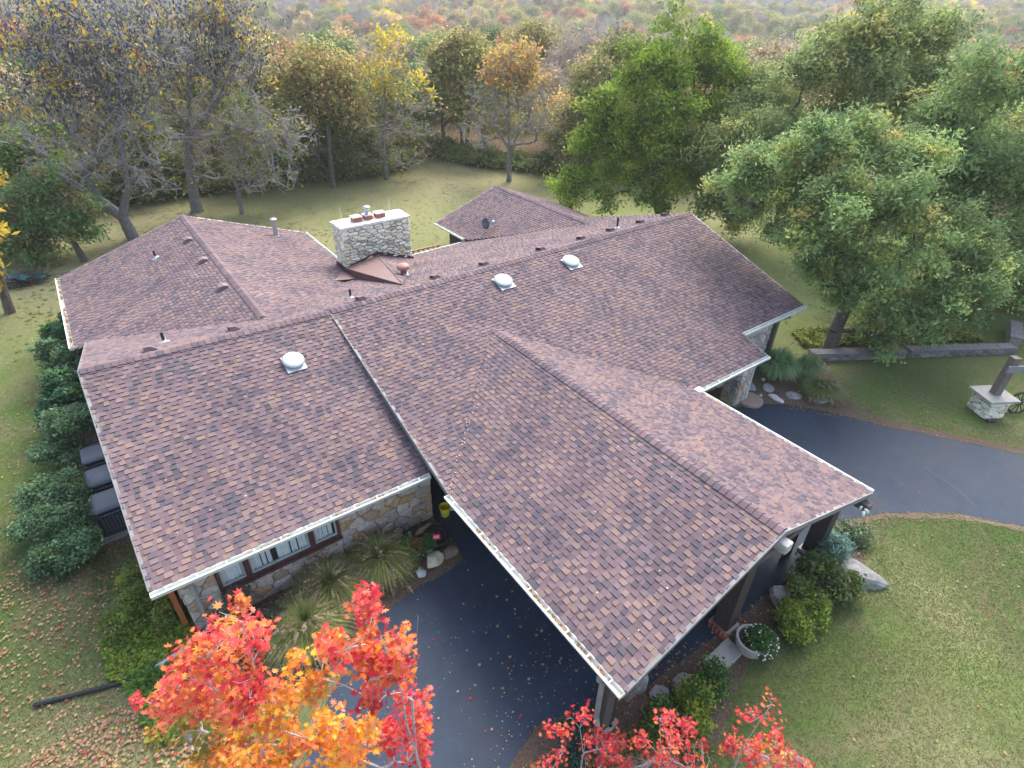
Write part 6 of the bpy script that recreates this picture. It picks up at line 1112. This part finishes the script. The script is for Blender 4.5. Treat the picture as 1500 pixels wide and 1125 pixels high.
# tarp covered brush pile far left
bp = thing('brush_pile', (-10.6, 21.8, 0), 'brush pile with a teal tarp on the far left lawn', 'brush pile'); rr_ = np.random.default_rng(9); c = ball(260, rr_) * np.array([1.1, .8, .4]) + np.array([0, 0, .25]); d_ = rr_.normal(size=c.shape) * .45; d_[:, 2] *= .4; V, F = tubes_np(c, c + d_, np.full(260, .02), np.full(260, .01), 4); V[:, 2] = np.abs(V[:, 2]); link('sticks', mesh_np('sticks', V, F, M('dark_sticks', (.07, .05, .05), None, 8, .95, 0)), bp, kind='stuff')
tv = [(lerp(-.6, .9, i / 8), lerp(-.4, .4, j / 5), .55 - .25 * (i / 8) + .09 * math.sin(i * 1.7 + j)) for j in range(6) for i in range(9)]; MB().add(tv, [(j * 9 + i, j * 9 + i + 1, (j + 1) * 9 + i + 1, (j + 1) * 9 + i) for j in range(5) for i in range(8)]).obj('tarp', M('teal_tarp', (.02, .14, .15), (.015, .10, .11), 4, .5, .1), bp, smooth=True)
# deck railing seen behind the chimney
dk = thing('deck_railing', (6.2, 10.6, 0), 'reddish wooden deck railing behind the chimney', 'railing'); rwm = M('red_cedar_rail', (.42, .2, .13), (.3, .14, .09), 6, .8, .3)
MB().box(-.3, 2.4, -.05, .05, 1.72, 1.78).obj('top_rail', rwm, dk)
for k in range(9): MB().box(-.25 + k * .31, -.19 + k * .31, -.03, .03, .0, 1.72).obj('baluster', rwm, dk)
# ---------------------------------------------------------------- litter and grass
def scatter_leaves(name, n, fn, size, pal, seed, z=.045):
    rng = np.random.default_rng(seed); p = fn(rng, n); c = np.column_stack([p, np.full(len(p), z) + rng.random(len(p)) * .02]); V, F, C = maple_leaves(c, size, palette(len(c), pal, rng, .2), rng, 2.0, True); return link(name, mesh_np(name, V, F, leaf_m, C), kind='stuff')
LP = [((.52, .33, .20), 5), ((.58, .38, .22), 4), ((.45, .24, .12), 3), ((.50, .07, .06), 1.6), ((.50, .42, .12), .8), ((.35, .2, .12), 2)]
def dens(polys, clump=True):
    def f(rng, n):
        out = []
        for poly, w in polys:
            xs = [p[0] for p in poly]; ys = [p[1] for p in poly]; m = int(n * w * 2.2); x = rng.uniform(min(xs), max(xs), m); y = rng.uniform(min(ys), max(ys), m); k = inside(x, y, poly); x, y = x[k], y[k]; cx_ = rng.uniform(min(xs), max(xs), (40, 1)); cy_ = rng.uniform(min(ys), max(ys), (40, 1)); cl_ = np.exp(-((x - cx_) ** 2 + (y - cy_) ** 2) / .35).sum(0) if clump else 0; k2 = rng.random(len(x)) < (np.clip(.28 + .9 * cl_, 0, 1) if clump else 1.1); out.append(np.stack([x[k2], y[k2]], 1)[:int(n * w)])
        return np.concatenate(out)
    return f
scatter_leaves('fallen_leaves', 6200, dens([([(-12.4, -6.6), (-10.4, -6.4), (-8.6, -6.4), (-7.0, -8.3), (-6.8, -9.6), (-9.5, -12), (-13, -9)], .85), ([(-13, -6.6), (-8.8, -6.2), (-9.4, -4), (-10, 0), (-13.5, 0)], .18), ([(-14, 0), (-10.8, 0), (-10.2, 8), (-9, 16), (-12, 20), (-18, 14)], .10)]), .105, LP, 1)
scatter_leaves('fallen_leaves', 620, dens([([(-1.5, -15), (3, -14.2), (8, -15), (10, -14), (14, -16.5), (12, -22), (-1, -22)], .16), ([(-4.3, -12.9), (-1, -12.6), (5.8, -13.25), (5.6, -13.7), (1.5, -14), (-1.2, -14.9), (-3.6, -14.2)], .72), ([(13, -8.5), (17.8, -15), (22, -14), (17, -7.6)], .12)]), .10, LP, 2, .04)
scatter_leaves('fallen_leaves', 60, dens([([(-6, -9), (-3, -7.8), (-1.2, -7.5), (1, -12.5), (-3, -12.3)], 1)]), .11, LP, 3, .03)
def flakes(name, n, polys, size, pal, seed, z=.02):
    rng = np.random.default_rng(seed); p = dens(polys)(rng, n); c = np.column_stack([p, np.full(len(p), z)]); V, F, C = quads(c, size, 1.4, 3.0, palette(len(c), pal, rng), rng=rng); V[:, 2] = z + rng.random(len(V)) * .012; return link(name, mesh_np(name, V, F, leaf_m, C), kind='stuff')
flakes('leaf_flecks', 420, [([(-6, -9.5), (-3.5, -8), (-1.5, -9), (1, -12.9), (-2.4, -12.1), (-4.6, -12.7), (-7, -12.5)], .40), ([(-4, -12.4), (-2, -10.5), (2.6, -13.0), (-1.4, -12.5), (-2.4, -12.2)], .45), ([(1, -12.9), (7, -12.9), (9, -9), (15, -10), (17, -15), (12, -14)], .15)], .028, [((.6, .5, .42), 3), ((.5, .3, .18), 2), ((.65, .6, .5), 2)], 4)
chips = [(b, 1 / len(BEDS)) for b in BEDS]
flakes('mulch_chips', 16000, chips, .045, [((.24, .13, .085), 4), ((.14, .085, .06), 3), ((.32, .2, .13), 2), ((.08, .055, .045), 2)], 5, .016)
flakes('mulch_chips', 5000, [([(13, -8.4), (15.3, -11.5), (17.7, -15.2), (18.9, -14.9), (17, -11.8), (15.6, -9.2)], .6), ([(9, -12.9), (10.6, -13.5), (12.4, -14.8), (13.8, -16.6), (14.4, -16.8), (12.6, -15.4), (10.6, -14.1), (8.9, -13.6)], .4)], .05, [((.25, .17, .11), 4), ((.20, .16, .08), 3), ((.32, .24, .15), 2), ((.14, .17, .06), 2)], 6, .02)
def turf(name, polys, n, size, pal, seed):
    rng = np.random.default_rng(seed); p = dens(polys, False)(rng, n); bd = in_any(p[:, 0], p[:, 1], BEDS + [DRIVE]); d_ = np.hypot(p[:, 0] + 6.85, p[:, 1] + 16.95)
    pc = rng.uniform(-16, 20, (150, 1)); pd = rng.uniform(-22, 18, (150, 1)); pr = rng.uniform(.5, 1.6, (150, 1)); kind_ = rng.random((150, 1)) < .5
    g_ = np.exp(-((p[:, 0] - pc) ** 2 + (p[:, 1] - pd) ** 2) / pr ** 2); tan_ = np.clip((g_ * kind_).sum(0), 0, 1); grn = np.clip((g_ * (~kind_)).sum(0), 0, 1)
    keep = ~bd & (rng.random(len(p)) < np.clip((30 - d_) / 12, 0, 1) * (1 - .55 * tan_)); p, tan_, grn = p[keep], tan_[keep], grn[keep]; k = len(p)
    a = rng.random(k) * 6.283; w = np.stack([np.cos(a), np.sin(a), 0 * a], 1) * .009; ln = rng.normal(size=(k, 3)) * size * .55; ln[:, 2] = size * rng.uniform(.35, .9, k); b = np.column_stack([p, np.zeros(k)])
    col = palette(k, pal, rng, .3); col = col * (1 - .6 * tan_[:, None]) + np.array([.25, .205, .12]) * .6 * tan_[:, None]; col = col * (1 - .55 * grn[:, None]) + np.array([.085, .19, .035]) * .55 * grn[:, None]
    V = np.stack([b - w, b + w, b + ln], 1).reshape(-1, 3); C = np.repeat(col, 3, 0); return link(name, mesh_np(name, V, np.arange(3 * k).reshape(k, 3), leaf_m, C), kind='stuff')
TP = [((.175, .205, .08), 4), ((.24, .215, .115), 3.6), ((.12, .172, .05), 2.6), ((.31, .265, .17), 1.3)]
turf('grass_blades', [([(-1.8, -15), (2, -13.9), (7.4, -14.4), (7.9, -13.1), (9.2, -13.2), (10.7, -13.8), (13.8, -16.6), (16, -22), (-3, -22)], .52), ([(-14, -12), (-6.5, -9.8), (-8, -5.2), (-9.7, -3), (-9.9, 11), (-15, 11)], .36), ([(13, -8), (18, -16), (24, -14), (19, -6)], .12)], 330000, .055, TP, 8)
flakes('leaf_flecks', 15000, [([(-12, 12), (-7.5, 15.5), (2, 15.5), (8.5, 12), (12, 14), (17, 14), (20, 9), (29, 22), (24, 31), (22.8, 42), (19, 34), (8, 33.5), (-13, 34)], .8), ([(18, 6), (17.5, -6), (24, -8.5), (34, -2), (34, 12), (24, 10)], .2)], .14, [((.26, .20, .10), 4), ((.16, .19, .06), 4), ((.36, .27, .14), 2), ((.10, .12, .045), 3)], 9, .02)
# air between the house and the hills
hz = MB().box(-1500, 1500, -1500, 1500, -60, 90).obj('haze', None, None, kind='stuff'); hm = bpy.data.materials.new('haze_air'); hm.use_nodes = True; nt = hm.node_tree; nt.nodes.clear(); ou = nt.nodes.new('ShaderNodeOutputMaterial'); pv = nt.nodes.new('ShaderNodeVolumePrincipled'); pv.inputs['Color'].default_value = (.93, .96, 1.0, 1); pv.inputs['Density'].default_value = HAZE; pv.inputs['Anisotropy'].default_value = 0.2
nt.links.new(pv.outputs[0], ou.inputs['Volume']); hz.data.materials.clear(); hz.data.materials.append(hm)
